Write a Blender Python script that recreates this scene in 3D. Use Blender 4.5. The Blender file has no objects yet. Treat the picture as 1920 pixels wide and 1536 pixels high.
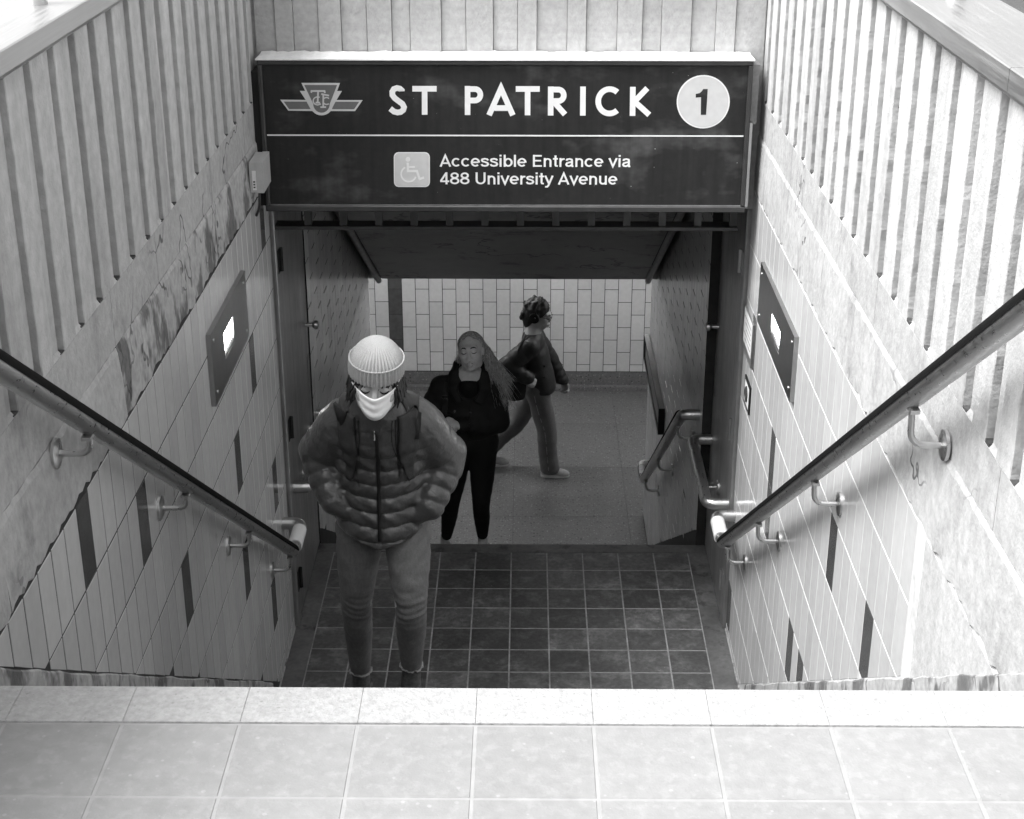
import bpy, math, random
import numpy as np
from mathutils import Vector, Matrix
R_ = math.radians
random.seed(7); rng = np.random.default_rng(7)
scene = bpy.context.scene
col = scene.collection

# ------------------------------------------------------------------ camera, sky, sun, exposure
# metres; the lens is the origin: x right, y into the stairwell, z up (upper landing at z = -1.57)
cam_d = bpy.data.cameras.new('camera'); cam = bpy.data.objects.new('camera', cam_d); col.objects.link(cam)
cam_d.sensor_width = 36.0; cam_d.lens = 54.54; cam_d.clip_start = 0.05; cam_d.clip_end = 3000
cam.location = (0, 0, 0); cam.rotation_euler = (R_(90 - 23.4), 0, R_(0.542))
scene.camera = cam

SUN_AZ, SUN_EL = R_(-105), R_(58)        # azimuth from +y towards +x; the light comes from the left
world = bpy.data.worlds.new('World'); scene.world = world; world.use_nodes = True
wn, wl = world.node_tree.nodes, world.node_tree.links
wn.clear()
sky = wn.new('ShaderNodeTexSky'); sky.sky_type = 'NISHITA'; sky.sun_disc = False
sky.sun_elevation = SUN_EL; sky.sun_rotation = SUN_AZ; sky.air_density = 1.0; sky.dust_density = 4.0; sky.ozone_density = 1.0
bw = wn.new('ShaderNodeRGBToBW'); bg = wn.new('ShaderNodeBackground'); bg.inputs['Strength'].default_value = 0.15
wo = wn.new('ShaderNodeOutputWorld')
wl.new(sky.outputs[0], bw.inputs[0]); wl.new(bw.outputs[0], bg.inputs['Color']); wl.new(bg.outputs[0], wo.inputs['Surface'])

sun_d = bpy.data.lights.new('sun', 'SUN'); sun_d.energy = 1.35; sun_d.angle = R_(28); sun_d.color = (1, 1, 1)
sun = bpy.data.objects.new('sun', sun_d); col.objects.link(sun)
sdir = Vector((math.sin(SUN_AZ) * math.cos(SUN_EL), math.cos(SUN_AZ) * math.cos(SUN_EL), math.sin(SUN_EL)))
sun.rotation_euler = sdir.to_track_quat('Z', 'Y').to_euler()

vs = scene.view_settings
vs.view_transform = 'Standard'; vs.look = 'None'; vs.gamma = 1.0; vs.use_curve_mapping = False
vs.exposure = 1.80
scene.cycles.use_denoising = True
scene.cycles.max_bounces = 5; scene.cycles.use_light_tree = False; scene.cycles.diffuse_bounces = 4; scene.cycles.glossy_bounces = 3
scene.cycles.use_adaptive_sampling = True; scene.cycles.adaptive_threshold = .02
scene.cycles.sample_clamp_indirect = 6.0

# ------------------------------------------------------------------ materials (greys: the photograph is black and white)
def mat(name, v, rough=0.6, metal=0.0, noise=(), streak=None, pits=None, rand=0.0, bump=(), spec=0.5, cracks=None, specks=None, blotch=None, aniso=None):
    m = bpy.data.materials.new(name); m.use_nodes = True
    n, l = m.node_tree.nodes, m.node_tree.links
    p = n['Principled BSDF']
    geo = n.new('ShaderNodeNewGeometry'); pos = geo.outputs['Position']
    def math_(op, a, b=None):
        x = n.new('ShaderNodeMath'); x.operation = op
        for i, q in enumerate((a, b)):
            if q is None: continue
            if isinstance(q, (int, float)): x.inputs[i].default_value = q
            else: l.new(q, x.inputs[i])
        return x.outputs[0]
    def scaled(s):
        x = n.new('ShaderNodeMapping'); x.inputs['Scale'].default_value = s; l.new(pos, x.inputs['Vector']); return x.outputs[0]
    def tex(scale, detail=2.0, vec=None, rough_=0.55):
        t = n.new('ShaderNodeTexNoise'); t.inputs['Scale'].default_value = scale; t.inputs['Detail'].default_value = detail
        t.inputs['Roughness'].default_value = rough_
        l.new(vec if vec is not None else pos, t.inputs['Vector']); return t.outputs['Fac']
    def ramp(sig, a, b, lo=0.0, hi=1.0):
        t = n.new('ShaderNodeMapRange'); t.clamp = True
        l.new(sig, t.inputs['Value']); t.inputs['From Min'].default_value = a; t.inputs['From Max'].default_value = b
        t.inputs['To Min'].default_value = lo; t.inputs['To Max'].default_value = hi; return t.outputs[0]
    val = n.new('ShaderNodeValue'); val.outputs[0].default_value = v; sig = val.outputs[0]
    hsum = None
    for sc_, amp in noise:
        sig = math_('MULTIPLY', sig, ramp(tex(sc_), 0.25, 0.75, 1 - amp, 1 + amp))
    if streak:                                  # (scale across, scale along z, amplitude)
        sig = math_('MULTIPLY', sig, ramp(tex(1.0, 3.0, scaled((streak[0], streak[0], streak[1]))), 0.3, 0.7, 1 - streak[2], 1 + streak[2]))
    if blotch:                                  # (scale xyz, threshold low, high, factor)
        sig = math_('MULTIPLY', sig, ramp(tex(1.0, 4.0, scaled(blotch[0]), 0.65), blotch[1], blotch[2], 1.0, blotch[3]))
    if specks:                                  # (scale, size, factor) small flecks
        for sc_, sz, fac in specks:
            vo = n.new('ShaderNodeTexVoronoi'); vo.inputs['Scale'].default_value = sc_; l.new(pos, vo.inputs['Vector'])
            wn_ = n.new('ShaderNodeSeparateColor'); l.new(vo.outputs['Color'], wn_.inputs[0])
            sig = math_('MULTIPLY', sig, ramp(math_('ADD', vo.outputs['Distance'], math_('MULTIPLY', wn_.outputs[0], sz * 1.6)), sz * .75, sz, fac, 1.0))
    if pits:                                    # (scale, radius)
        vo = n.new('ShaderNodeTexVoronoi'); vo.inputs['Scale'].default_value = pits[0]; l.new(pos, vo.inputs['Vector'])
        wn_ = n.new('ShaderNodeSeparateColor'); l.new(vo.outputs['Color'], wn_.inputs[0])
        hole = ramp(math_('ADD', vo.outputs['Distance'], math_('MULTIPLY', wn_.outputs[1], pits[1] * 4)), pits[1] * 0.8, pits[1] * 1.3)
        sig = math_('MULTIPLY', sig, ramp(hole, 0, 1, 0.35, 1.0))
        hsum = math_('MULTIPLY', hole, 0.5)
    if cracks:                                  # (scale, width)
        nz = tex(cracks[0], 4.0, None, 0.6)
        line = ramp(math_('ABSOLUTE', math_('SUBTRACT', nz, 0.5)), cracks[1] * .4, cracks[1])
        gate = ramp(tex(cracks[0] * .7, 2.0), 0.50, 0.56)
        line = math_('MAXIMUM', line, math_('SUBTRACT', 1.0, gate))
        sig = math_('MULTIPLY', sig, ramp(line, 0, 1, 0.3, 1.0))
        hsum = line if hsum is None else math_('ADD', hsum, line)
    if rand:
        oi = n.new('ShaderNodeObjectInfo')
        sig = math_('MULTIPLY', sig, ramp(oi.outputs['Random'], 0, 1, 1 - rand, 1 + rand))
    l.new(sig, p.inputs['Base Color'])
    p.inputs['Metallic'].default_value = metal
    if aniso:                                   # brushed grain: roughness varies in fine streaks
        g = tex(1.0, 2.0, scaled(aniso))
        l.new(ramp(g, 0.25, 0.75, rough * 0.7, rough * 1.4), p.inputs['Roughness'])
    else:
        p.inputs['Roughness'].default_value = rough
    p.inputs['Specular IOR Level'].default_value = spec
    if bump or hsum is not None:
        h = hsum
        for sc_, amp in bump:
            b_ = math_('MULTIPLY', tex(sc_, 2.0), amp)
            h = b_ if h is None else math_('ADD', h, b_)
        bn = n.new('ShaderNodeBump'); bn.inputs['Strength'].default_value = 0.6; bn.inputs['Distance'].default_value = 0.004
        l.new(h, bn.inputs['Height']); l.new(bn.outputs[0], p.inputs['Normal'])
    return m
def emit(name, s):
    m = bpy.data.materials.new(name); m.use_nodes = True
    p = m.node_tree.nodes['Principled BSDF']; p.inputs['Base Color'].default_value = (.8, .8, .8, 1)
    p.inputs['Emission Color'].default_value = (1, 1, 1, 1); p.inputs['Emission Strength'].default_value = s
    return m
M = {}
M['concrete'] = mat('board_formed_concrete', .40, .85, noise=((1.3, .10), (24, .14)), streak=(11, .5, .15), pits=(16, .055), bump=((90, .9),), rand=.04)
M['concrete_end'] = mat('end_wall_concrete', .36, .85, noise=((2, .08), (40, .12)), streak=(2, 30, .06), pits=(20, .07), bump=((90, .9),), rand=.04)
M['ledge'] = mat('weathered_ledge_concrete', .38, .85, noise=((2.2, .12), (30, .16)), blotch=((5, 5, 3), .54, .66, .76), cracks=(1.7, .007), bump=((70, 1.0),))
M['patch'] = mat('repair_mortar', .42, .8, noise=((3, .10), (40, .14)), streak=(14, 1.2, .10), bump=((60, 1.0),))
M['stain'] = mat('stained_mortar', .38, .85, noise=((3, .14), (30, .22)), blotch=((6, 6, 3.4), .50, .58, .34), cracks=(1.9, .008), bump=((60, 1.0),))
M['tile'] = mat('glazed_wall_tile', .54, .13, noise=((1.0, .05), (30, .04)), rand=.07, bump=((12, .35),), streak=(30, .8, .03))
M['tile_dark'] = mat('dark_glazed_tile', .075, .16, noise=((20, .15),), rand=.15, bump=((12, .3),))
M['tile_in'] = mat('inner_glazed_tile', .50, .26, noise=((1.2, .08), (30, .05)), rand=.07, bump=((9, .4),))
M['grout'] = mat('dark_grout', .022, .9, noise=((20, .3),))
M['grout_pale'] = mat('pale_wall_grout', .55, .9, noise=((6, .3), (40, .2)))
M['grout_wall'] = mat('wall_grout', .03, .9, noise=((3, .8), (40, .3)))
M['quarry'] = mat('pale_quarry_tile', .205, .72, noise=((2.5, .07), (30, .08)), specks=((46, .22, 1.22), (9, .05, .62), (21, .05, .7)), blotch=((40, 40, 40), .52, .62, 1.10), rand=.04, bump=((120, .4),))
M['nosing'] = mat('rough_white_nosing', .285, .8, noise=((80, .16),), bump=((120, 1.2),), specks=((90, .3, .80),))
M['joint'] = mat('pale_floor_joint', .25, .85, noise=((30, .10),))
M['quarry_dark'] = mat('dark_quarry_tile', .072, .5, noise=((3, .25), (40, .3)), specks=((80, .16, 2.6), (33, .1, 2.0)), blotch=((11, 11, 11), .48, .66, 1.8), rand=.35, bump=((90, .4),))
M['joint_dark'] = mat('worn_grey_joint', .26, .85, noise=((9, .3), (60, .2)))
M['border'] = mat('worn_landing_border', .105, .55, noise=((5, .35), (40, .2)), blotch=((9, 9, 9), .55, .65, .5))
M['terrazzo'] = mat('speckled_terrazzo', .125, .42, noise=((2, .08), (60, .25)), specks=((42, .42, .30), (55, .42, 2.0)), rand=.05)
M['steel'] = mat('brushed_stainless', .52, .40, 1.0, noise=((3, .06),), aniso=(120, 3, 120))
M['steel_rail'] = mat('satin_rail_steel', .55, .33, .95, noise=((6, .05),), aniso=(60, 60, 60))
M['door'] = mat('scuffed_steel_door', .38, .42, .85, noise=((2, .18), (18, .10)), streak=(14, .6, .18), aniso=(90, 90, 2))
M['soffit'] = mat('painted_soffit', .24, .5, noise=((2, .12), (12, .08)), cracks=(2.0, .014), blotch=((3, 3, 3), .58, .66, .4))
M['black'] = mat('black_metal', .012, .5, 0, spec=.25, noise=((20, .2),))
M['dark_metal'] = mat('dark_painted_metal', .055, .45, .4, noise=((12, .2),))
M['mid_metal'] = mat('grey_painted_metal', .22, .45, .5, noise=((12, .2), (50, .15)))
M['plate'] = mat('lamp_cover_steel', .40, .30, 1.0, noise=((4, .1), (30, .06)))
M['top_strip'] = mat('dark_rail_strip', .006, .8, spec=.06, noise=((25, .2),), bump=((80, .2),))  # dark colour of the strip along the rail tops
M['sleeve'] = mat('white_rail_sleeve', .72, .5, noise=((20, .06),))
M['asphalt'] = mat('asphalt', .055, .9, noise=((1.5, .2), (60, .3)), bump=((150, .6),))
M['shade_fill'] = mat('groove_shade', .05, .95, noise=((60, .4),))  # near-black colour that paints shade into the groove feet
M['plaster'] = mat('plain_plaster', .40, .8, noise=((2, .1),))
M['white_dust'] = mat('white_weathered_cap', .80, .8, noise=((14, .08), (60, .08)), bump=((30, .8),))
M['sign'] = mat('sign_face', .020, .55, noise=((3, .15), (40, .12)), blotch=((2.6, 2.6, 4.5), .54, .76, 4.0), streak=(30, 2, .2), specks=((30, .07, 12),), spec=.25)
M['letter'] = mat('white_vinyl', .80, .5, noise=((30, .04),))
M['grey_vinyl'] = mat('light_grey_vinyl', .60, .5, noise=((30, .05),))
M['mid_vinyl'] = mat('mid_grey_vinyl', .14, .45, noise=((30, .08),))
M['paper'] = mat('paper', .72, .6, noise=((40, .03),))
M['box'] = mat('grey_plastic_box', .42, .5, noise=((20, .06),))
M['lamp'] = emit('lit_lamp_glass', 9.0)
M['tube'] = emit('lit_fluorescent_tube', 30.0)

# ------------------------------------------------------------------ mesh helpers
class MB:
    def __init__(s): s.v = []; s.f = []
    def add(s, vs_, fs_):
        o = len(s.v); s.v += [tuple(map(float, q)) for q in vs_]; s.f += [tuple(i + o for i in f) for f in fs_]; return s
    def box(s, x0, x1, y0, y1, z0, z1):
        x0, x1 = sorted((x0, x1)); y0, y1 = sorted((y0, y1)); z0, z1 = sorted((z0, z1))
        return s.add([(x0, y0, z0), (x1, y0, z0), (x1, y1, z0), (x0, y1, z0), (x0, y0, z1), (x1, y0, z1), (x1, y1, z1), (x0, y1, z1)],
                     [(3, 2, 1, 0), (4, 5, 6, 7), (0, 1, 5, 4), (1, 2, 6, 5), (2, 3, 7, 6), (3, 0, 4, 7)])
    def loft(s, rings, caps=True, closed=True):
        n = len(rings[0]); o = len(s.v)
        for r in rings: s.v += [tuple(map(float, q)) for q in r]
        for k in range(len(rings) - 1):
            for i in range(n if closed else n - 1):
                j = (i + 1) % n; s.f.append((o + k * n + i, o + k * n + j, o + (k + 1) * n + j, o + (k + 1) * n + i))
        if caps:
            s.f.append(tuple(o + i for i in reversed(range(n)))); e = o + (len(rings) - 1) * n
            s.f.append(tuple(e + i for i in range(n)))
        return s
    def tube(s, path, r, n=14, caps=True, arc=None, up=(0, 0, 1)):
        P = [Vector(p) for p in path]; rr = r if isinstance(r, (list, tuple)) else [r] * len(P)
        rings = []; prev = None
        for i, p in enumerate(P):
            a = P[max(i - 1, 0)]; b = P[min(i + 1, len(P) - 1)]; t = (b - a).normalized()
            if prev is None:
                u = Vector(up); u = u - t * u.dot(t)
                if u.length < 1e-3: u = Vector((1, 0, 0)); u = u - t * u.dot(t)
            else: u = prev - t * prev.dot(t)
            u.normalize(); prev = u; w = t.cross(u)
            if arc: ang = [arc[0] + (arc[1] - arc[0]) * k / (n - 1) for k in range(n)]
            else: ang = [2 * math.pi * k / n for k in range(n)]
            rings.append([p + (u * math.cos(a_) + w * math.sin(a_)) * rr[i] for a_ in ang])
        return s.loft(rings, caps and not arc, not arc)
    def disc(s, c, axis, r, th, n=28, dome=0.0):
        c = Vector(c); a = Vector(axis).normalized(); return s.tube([c, c + a * th * .85, c + a * th, c + a * (th + dome)] if dome else [c, c + a * th], [r, r, r * .94, r * .5] if dome else r, n)
    def frustum(s, poly3a, poly3b): return s.loft([poly3a, poly3b])
    def mesh(s, name, origin=(0, 0, 0), smooth=False):
        me = bpy.data.meshes.new(name); ox, oy, oz = origin
        me.from_pydata([(x - ox, y - oy, z - oz) for x, y, z in s.v], [], s.f); me.update()
        import bmesh
        bm = bmesh.new(); bm.from_mesh(me); bmesh.ops.recalc_face_normals(bm, faces=bm.faces); bm.to_mesh(me); bm.free()
        if smooth:
            me.shade_smooth()
            try: me.set_sharp_from_angle(angle=R_(40))
            except Exception: pass
        return me
WL = {}
def link(name, data, m, parent=None, loc=(0, 0, 0)):
    """loc is a world position; parents are never rotated"""
    o = bpy.data.objects.new(name, data); col.objects.link(o)
    if data is not None and m is not None and len(data.materials) == 0: data.materials.append(m)
    b = WL[parent.name] if parent is not None else Vector((0, 0, 0))
    o.parent = parent; o.location = Vector(loc) - b; WL[o.name] = Vector(loc)
    return o
def put(name, mb, m, parent=None, smooth=False, origin=None):
    if origin is None:
        a = np.array(mb.v); origin = tuple((a.min(0) + a.max(0)) / 2) if parent is not None else (float((a[:, 0].min() + a[:, 0].max()) / 2), float((a[:, 1].min() + a[:, 1].max()) / 2), float(a[:, 2].min()))
    return link(name, mb.mesh(name, origin, smooth), m, parent, origin)
def tag(o, label, cat=None, group=None, kind=None):
    if label: o['label'] = label
    if cat: o['category'] = cat
    if group: o['group'] = group
    if kind: o['kind'] = kind
    return o
def thing(name, loc, label, cat, group=None, kind=None):
    return tag(link(name, None, None, None, loc), label, cat, group, kind)
def bend(pts, r, n=6):
    """round the corners of a polyline"""
    P = [Vector(p) for p in pts]; out = [P[0]]
    for i in range(1, len(P) - 1):
        a = (P[i - 1] - P[i]); b = (P[i + 1] - P[i]); d = min(r, a.length * .49, b.length * .49)
        A = P[i] + a.normalized() * d; B = P[i] + b.normalized() * d
        for k in range(n + 1):
            t = k / n; out.append(A * (1 - t) ** 2 + P[i] * 2 * t * (1 - t) + B * t * t)
    out.append(P[-1]); return out
def clip(poly, a, b, c):
    """keep a*u + b*w + c >= 0 of a polygon in (u, w)"""
    out = []
    for i in range(len(poly)):
        p, q = poly[i], poly[(i + 1) % len(poly)]; dp = a * p[0] + b * p[1] + c; dq = a * q[0] + b * q[1] + c
        if dp >= 0: out.append(p)
        if dp * dq < 0: t = dp / (dp - dq); out.append((p[0] + (q[0] - p[0]) * t, p[1] + (q[1] - p[1]) * t))
    return out
def area(poly): return abs(sum(poly[i][0] * poly[(i + 1) % len(poly)][1] - poly[(i + 1) % len(poly)][0] * poly[i][1] for i in range(len(poly)))) / 2
def shrink(poly, d):
    du, dw = d if isinstance(d, tuple) else (d, d)
    cu = sum(p[0] for p in poly) / len(poly); cw = sum(p[1] for p in poly) / len(poly)
    su = max(p[0] for p in poly) - min(p[0] for p in poly); sw = max(p[1] for p in poly) - min(p[1] for p in poly)
    return [(cu + (p[0] - cu) * max(.2, 1 - 2 * du / max(su, 1e-4)), cw + (p[1] - cw) * max(.2, 1 - 2 * dw / max(sw, 1e-4))) for p in poly]
_cache = {}
def plate(name, poly, to3, th, m, parent, cham=.0015, gap=.0015, jit=.0, key=None):
    """a thin chamfered piece: poly in (u, w), to3(u, w, h) gives the 3-D point, h the height above its bed"""
    poly = shrink(poly, gap); cu = sum(p[0] for p in poly) / len(poly); cw = sum(p[1] for p in poly) / len(poly)
    org = Vector(to3(cu, cw, 0))
    me = _cache.get(key) if key else None
    if me is None:
        a = [to3(u, w, 0) for u, w in poly]; b = [to3(u, w, th - cham) for u, w in poly]; c = [to3(u, w, th) for u, w in shrink(poly, cham)]
        mb = MB(); mb.loft([a, b, c]); me = mb.mesh(name, org)
        if key: _cache[key] = me
        me.materials.append(m)
    o = link(name, me, None, parent, org)
    if jit: o.rotation_euler = (random.gauss(0, jit), random.gauss(0, jit), random.gauss(0, jit))
    return o

# ------------------------------------------------------------------ levels
XL, XR = -1.20, 1.05            # faces of the side walls
ZT, ZL, ZF = -1.57, -4.25, -5.93   # upper landing, lower landing, concourse floor
Y0, TR, RI = 2.36, .25, .1675   # first nosing, tread, riser of the upper flight
Y1, TR2, RI2 = 7.87, .29, .168  # lower flight
YE = 6.92                       # end wall behind the sign
nose = lambda y: ZT - (RI / TR) * (y - Y0)

# ------------------------------------------------------------------ ground, landings, stairs
g = MB(); H = -1.582
for (x0, x1, y0, y1) in ((-1500, 1500, -1500, -1.2), (-1500, 1500, 7.14, 1500), (-1500, -1.39, -1.2, 7.14), (1.24, 1500, -1.2, 7.14)):
    g.add([(x0, y0, H), (x1, y0, H), (x1, y1, H), (x0, y1, H)], [(0, 1, 2, 3)])
tag(put('ground', g, M['asphalt'], origin=(0, 0, H)), 'dark paving of the street around the stairwell', kind='structure')

up = tag(link('upper_landing', None, None, None, (0, 1, ZT)), 'pale tiled top landing with a white nosing', kind='structure')
put('slab', MB().box(-1.38, 1.23, -1.2, Y0 - .002, ZT - .6, ZT - .0016), M['joint'], up)
fl = lambda z: (lambda u, w, h: (u, w, z + h))
xs = [-1.385 + .2045 * i + .0 for i in range(0, 14)]; off = .120 - xs[round((.120 + 1.385) / .2045)]
xs = [x + off for x in xs]
ys = [2.250 - .2025 * i for i in range(0, 9)]
for i in range(len(xs) - 1):
    for j in range(len(ys) - 1):
        a, b = max(xs[i], -1.375), min(xs[i + 1], 1.225)
        plate('floor_tile', [(a, ys[j + 1]), (b, ys[j + 1]), (b, ys[j]), (a, ys[j])], fl(ZT - .010), .0095, M['quarry'], up, .0015, .0024, .0010, key=None)
xs2 = [-1.375] + [x for x in xs if -1.37 < x < 1.2] + [1.225]
for i in range(len(xs2) - 1):
    plate('nosing_block', [(xs2[i], 2.252), (xs2[i + 1], 2.252), (xs2[i + 1], Y0), (xs2[i], Y0)], fl(ZT - .030), .033, M['nosing'], up, .0008, .0002, .0003)

st = tag(link('upper_flight', None, None, None, (0, 4.2, ZL)), 'stairs from the top landing down to the sign', kind='structure')
for k in range(1, 16):
    z = ZT - RI * k
    put('step', MB().box(XL - .02, XR + .02, Y0 + TR * (k - 1) - .02, Y0 + TR * k + .001, z - .30, z), M['quarry_dark'], st)

lo = tag(link('lower_landing', None, None, None, (0, 6.9, ZL)), 'dark tiled landing under the sign', kind='structure')
ye = Y0 + TR * 15
put('slab', MB().box(XL - .02, XR + .02, ye - .1, 7.775, ZL - .3, ZL - .0012), M['joint_dark'], lo)
lx = [.124 + .2012 * i for i in range(-6, 5)]
lx = [-1.085] + [x for x in lx if -1.05 < x < .9] + [.925]
ly = [7.777 - .2055 * i for i in range(0, 9)]
for i in range(len(lx) - 1):
    for j in range(len(ly) - 1):
        plate('floor_tile', [(lx[i], ly[j + 1]), (lx[i + 1], ly[j + 1]), (lx[i + 1], ly[j]), (lx[i], ly[j])], fl(ZL - .006), .0055, M['quarry_dark'], lo, .0008, .0035, .0006)
for a, b in ((-1.20, -1.087), (.927, 1.05)):
    put('border_strip', MB().box(a, b, ye, 7.775, ZL - .005, ZL + .002), M['border'], lo)
put('nosing', MB().box(XL, XR, 7.779, Y1, ZL - .28, ZL + .001), M['border'], lo)

s2 = tag(link('lower_flight', None, None, None, (0, 9.1, ZF)), 'stairs from the dark landing down to the concourse', kind='structure')
for k in range(1, 10):
    z = ZL - RI2 * k
    put('step', MB().box(-1.2, 1.0, Y1 + TR2 * (k - 1) - .005, Y1 + TR2 * k, z - .3, z), M['border'], s2)

cf = tag(link('concourse_floor', None, None, None, (0, 12, ZF)), 'speckled terrazzo floor of the concourse', kind='structure')
put('slab', MB().box(-7, 7, 10.4, 14.6, ZF - .2, ZF - .006), M['grout'], cf)
tx = [-.10 + .953 * i for i in range(-7, 8)]; ty = [10.47, 11.472, 12.42, 13.37, 14.22]
for i in range(len(tx) - 1):
    for j in range(4):
        plate('terrazzo_slab', [(tx[i], ty[j]), (tx[i + 1], ty[j]), (tx[i + 1], ty[j + 1]), (tx[i], ty[j + 1])], fl(ZF - .006), .006, M['terrazzo'], cf, .0005, .0009)

# ------------------------------------------------------------------ the two side walls of the open stairwell
def jag(y0, y1, z, amp, n):
    return [(y0 + (y1 - y0) * i / n, z + random.uniform(-amp, amp)) for i in range(n + 1)]
def side_wall(sg, X, name, label, ribphase, zrow, ptile, darks, ytile0, ribend):
    P = lambda y, z, p: (X - sg * p, y, z)
    def pbox(mb, y0, y1, z0, z1, p0, p1):
        a = P(y0, z0, p0); b = P(y1, z1, p1); return mb.box(a[0], b[0], y0, y1, z0, z1)
    w = thing(name, P(4.5, -4.6, -.1), label, 'wall')
    ZTOP, YA, YB = -.705, 1.62, YE
    # body of the wall, its face at the bottom of the grooves and a parapet 0.2 thick above
    b = MB(); pbox(b, YA, 7.10, -4.6, ZTOP, -.185, -.045); put('wall_body', b, M['concrete'], w)
    # vertical board-formed ribs: a proud board, a slightly set back board, then a narrow deep groove
    y = ribphase - .2 * 12
    while y < YB + .2:
        ze = ribend + .0008
        for (d0, d1, pr) in ((0, .112 + random.uniform(-.012, .012), 0.0), (None, .170 + random.uniform(-.006, .006), -.010)):
            if d0 is None: d0 = last + .0003
            last = d1
            a, c = y + d0, y + d1
            if c < YA or a > YB: continue
            a, c = max(a, YA), min(c, YB)
            if c - a < .01: continue
            n = 22; rows = []
            zz = [ze + (ZTOP - ze) * i / n for i in range(n + 1)]
            wob = [random.gauss(0, .0012) for _ in zz]
            zz = [ze, ze + .012] + zz[1:]; wob = [wob[0]] + wob; pr0 = pr
            for i, z in enumerate(zz):
                q = .0022; pr = (-.0006 if i == 0 and pr0 < 0 else pr0)
                rows.append([P(a + wob[i], z, -.0452), P(a + wob[i] + random.gauss(0, .0008), z, pr - q), P(a + q + wob[i], z, pr), P(c - q + wob[i] * .5, z, pr), P(c + wob[i] * .5, z, pr - q), P(c + wob[i] * .5, z, -.0452)])
            mb = MB(); mb.loft(rows); put('rib', mb, M['concrete'], w)
        if YA < y - .02 < YB - .04:
            b = MB(); pbox(b, y - .036, y - .003, ribend + .001, ribend + .003 + random.uniform(0, .008), -.044, -.0012); put('groove_shade', b, M['shade_fill'], w)  # dark filler painting shade over the sunlit foot of each groove
        y += .2
    # plain band under the ribs, then the proud ledge with its bright chamfer
    cuts = sorted([YA] + [q for q in (3.1, 4.23 + .18 * (sg > 0), 4.81 + .40 * (sg > 0), 5.75, 6.5) ] + [YB])
    for a, c in zip(cuts[:-1], cuts[1:]):
        b = MB(); pbox(b, a + .0016, c - .0016, -1.634, ribend, -.0452, .0); put('band', b, M['ledge'], w)
    zc = -1.636
    for a, c in zip(cuts[:-1], cuts[1:]):
        b = MB(); n = max(4, int((c - a) / .035)); top = []; bot = []
        zt = zrow + .012
        J = jag(a, c, zt, .010, n)
        rings = []
        for (yy, zj) in J:
            rings.append([P(yy, zc, -.0452), P(yy, zc + random.gauss(0, .0015), .0), P(yy, zc - .016 + random.gauss(0, .003), .0055 + random.gauss(0, .0006)), P(yy, (zc + zj) / 2, .0100 + random.gauss(0, .001)), P(yy, zj + .004, .0115 + random.gauss(0, .002)), P(yy, zj, .0085), P(yy, zj, -.0452)])
        b.loft(rings); put('ledge', b, M['stain'] if (sg < 0 and 3.9 < (a + c) / 2 < 6.2) else M['ledge'], w)
    # grout bed and the tiles, cut off along the stairs
    zb = lambda yy: nose(yy) + .055
    YT1 = 6.945
    poly = [(YA, zrow + .03), (YT1, zrow + .03), (YT1, -4.45), (YA, -4.45)]
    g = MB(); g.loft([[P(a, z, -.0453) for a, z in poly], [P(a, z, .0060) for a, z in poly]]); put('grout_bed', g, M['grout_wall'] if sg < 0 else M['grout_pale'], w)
    to3 = lambda u, v, h: P(u, v, .0005 + h)
    if sg > 0:  # plain repaired concrete nearer the street
        pl = [(YA, zrow), (ytile0 - .004, zrow), (ytile0 - .004, -4.3), (YA, -4.3)]
        n = 30; rings = []
        mb = MB(); mb.loft([[P(a, z, .0) for a, z in pl], [P(a, z, .0095) for a, z in pl]]); put('mortar_patch', mb, M['patch'], w)
    wd, ht = ptile
    ny = int((YT1 - 2.4) / wd) + 1
    for i in range(ny):
        y1 = YT1 - .004 - wd * i; y0 = y1 - wd
        if y0 < ytile0 - .001: break
        for j in range(11):
            z1 = zrow - ht * j; z0 = z1 - ht
            q = [(y0, z0), (y1, z0), (y1, z1), (y0, z1)]
            s_ = RI / TR
            q2 = clip(q, s_, 1.0, -(ZT + .055 + s_ * Y0))
            q2 = clip(q2, 0, 1, 4.235) if q2 else q2
            if len(q2) < 3 or area(q2) < .0016: continue
            full = abs(area(q2) - wd * ht) < 1e-6
            dk = any(abs((y0 + y1) / 2 - dy) < wd / 2 and abs((z0 + z1) / 2 - dz) < ht / 2 for dy, dz in darks)
            mm = M['tile_dark'] if dk else M['tile']
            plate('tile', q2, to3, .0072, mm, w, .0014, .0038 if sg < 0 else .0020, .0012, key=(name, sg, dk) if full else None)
    # sloping stringer below the tiles
    n = 60; rings = []
    for i in range(n + 1):
        yy = YA + (6.2 - YA) * i / n
        t = zb(max(yy, Y0 - .4)) + random.uniform(-.006, .002)
        rings.append([P(yy, t - .5, -.028), P(yy, t - .5, .012), P(yy, t - .006, .012 + random.gauss(0, .0012)), P(yy, t, .008), P(yy, t, -.028)])
    mb = MB(); mb.loft(rings); put('stringer', mb, M['stain'], w)
    b = MB(); pbox(b, 5.9, YT1, ZL - .1, ZL + .014, -.02, .011); put('skirting', b, M['stain'], w)
    # steel coping
    for a, c in ((YA - .01, 3.30 - .4 * (sg < 0)), (3.303 - .4 * (sg < 0), 5.9), (5.903, 7.12)):
        b = MB(); xx = [P(0, 0, .030)[0], P(0, 0, -.205)[0]]
        pr = [(xx[0], -.690), (xx[0], -.641), (xx[0] + sg * .003, -.638), (xx[1], -.638), (xx[1], -.690), (xx[1] - sg * .004, -.690), (xx[1] - sg * .004, -.7045), (xx[0] + sg * .012, -.7045), (xx[0] + sg * .004, -.690)]
        b.loft([[(x, a, z) for x, z in pr], [(x, c, z) for x, z in pr]]); put('coping', b, M['steel'], w)
    return w
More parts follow.
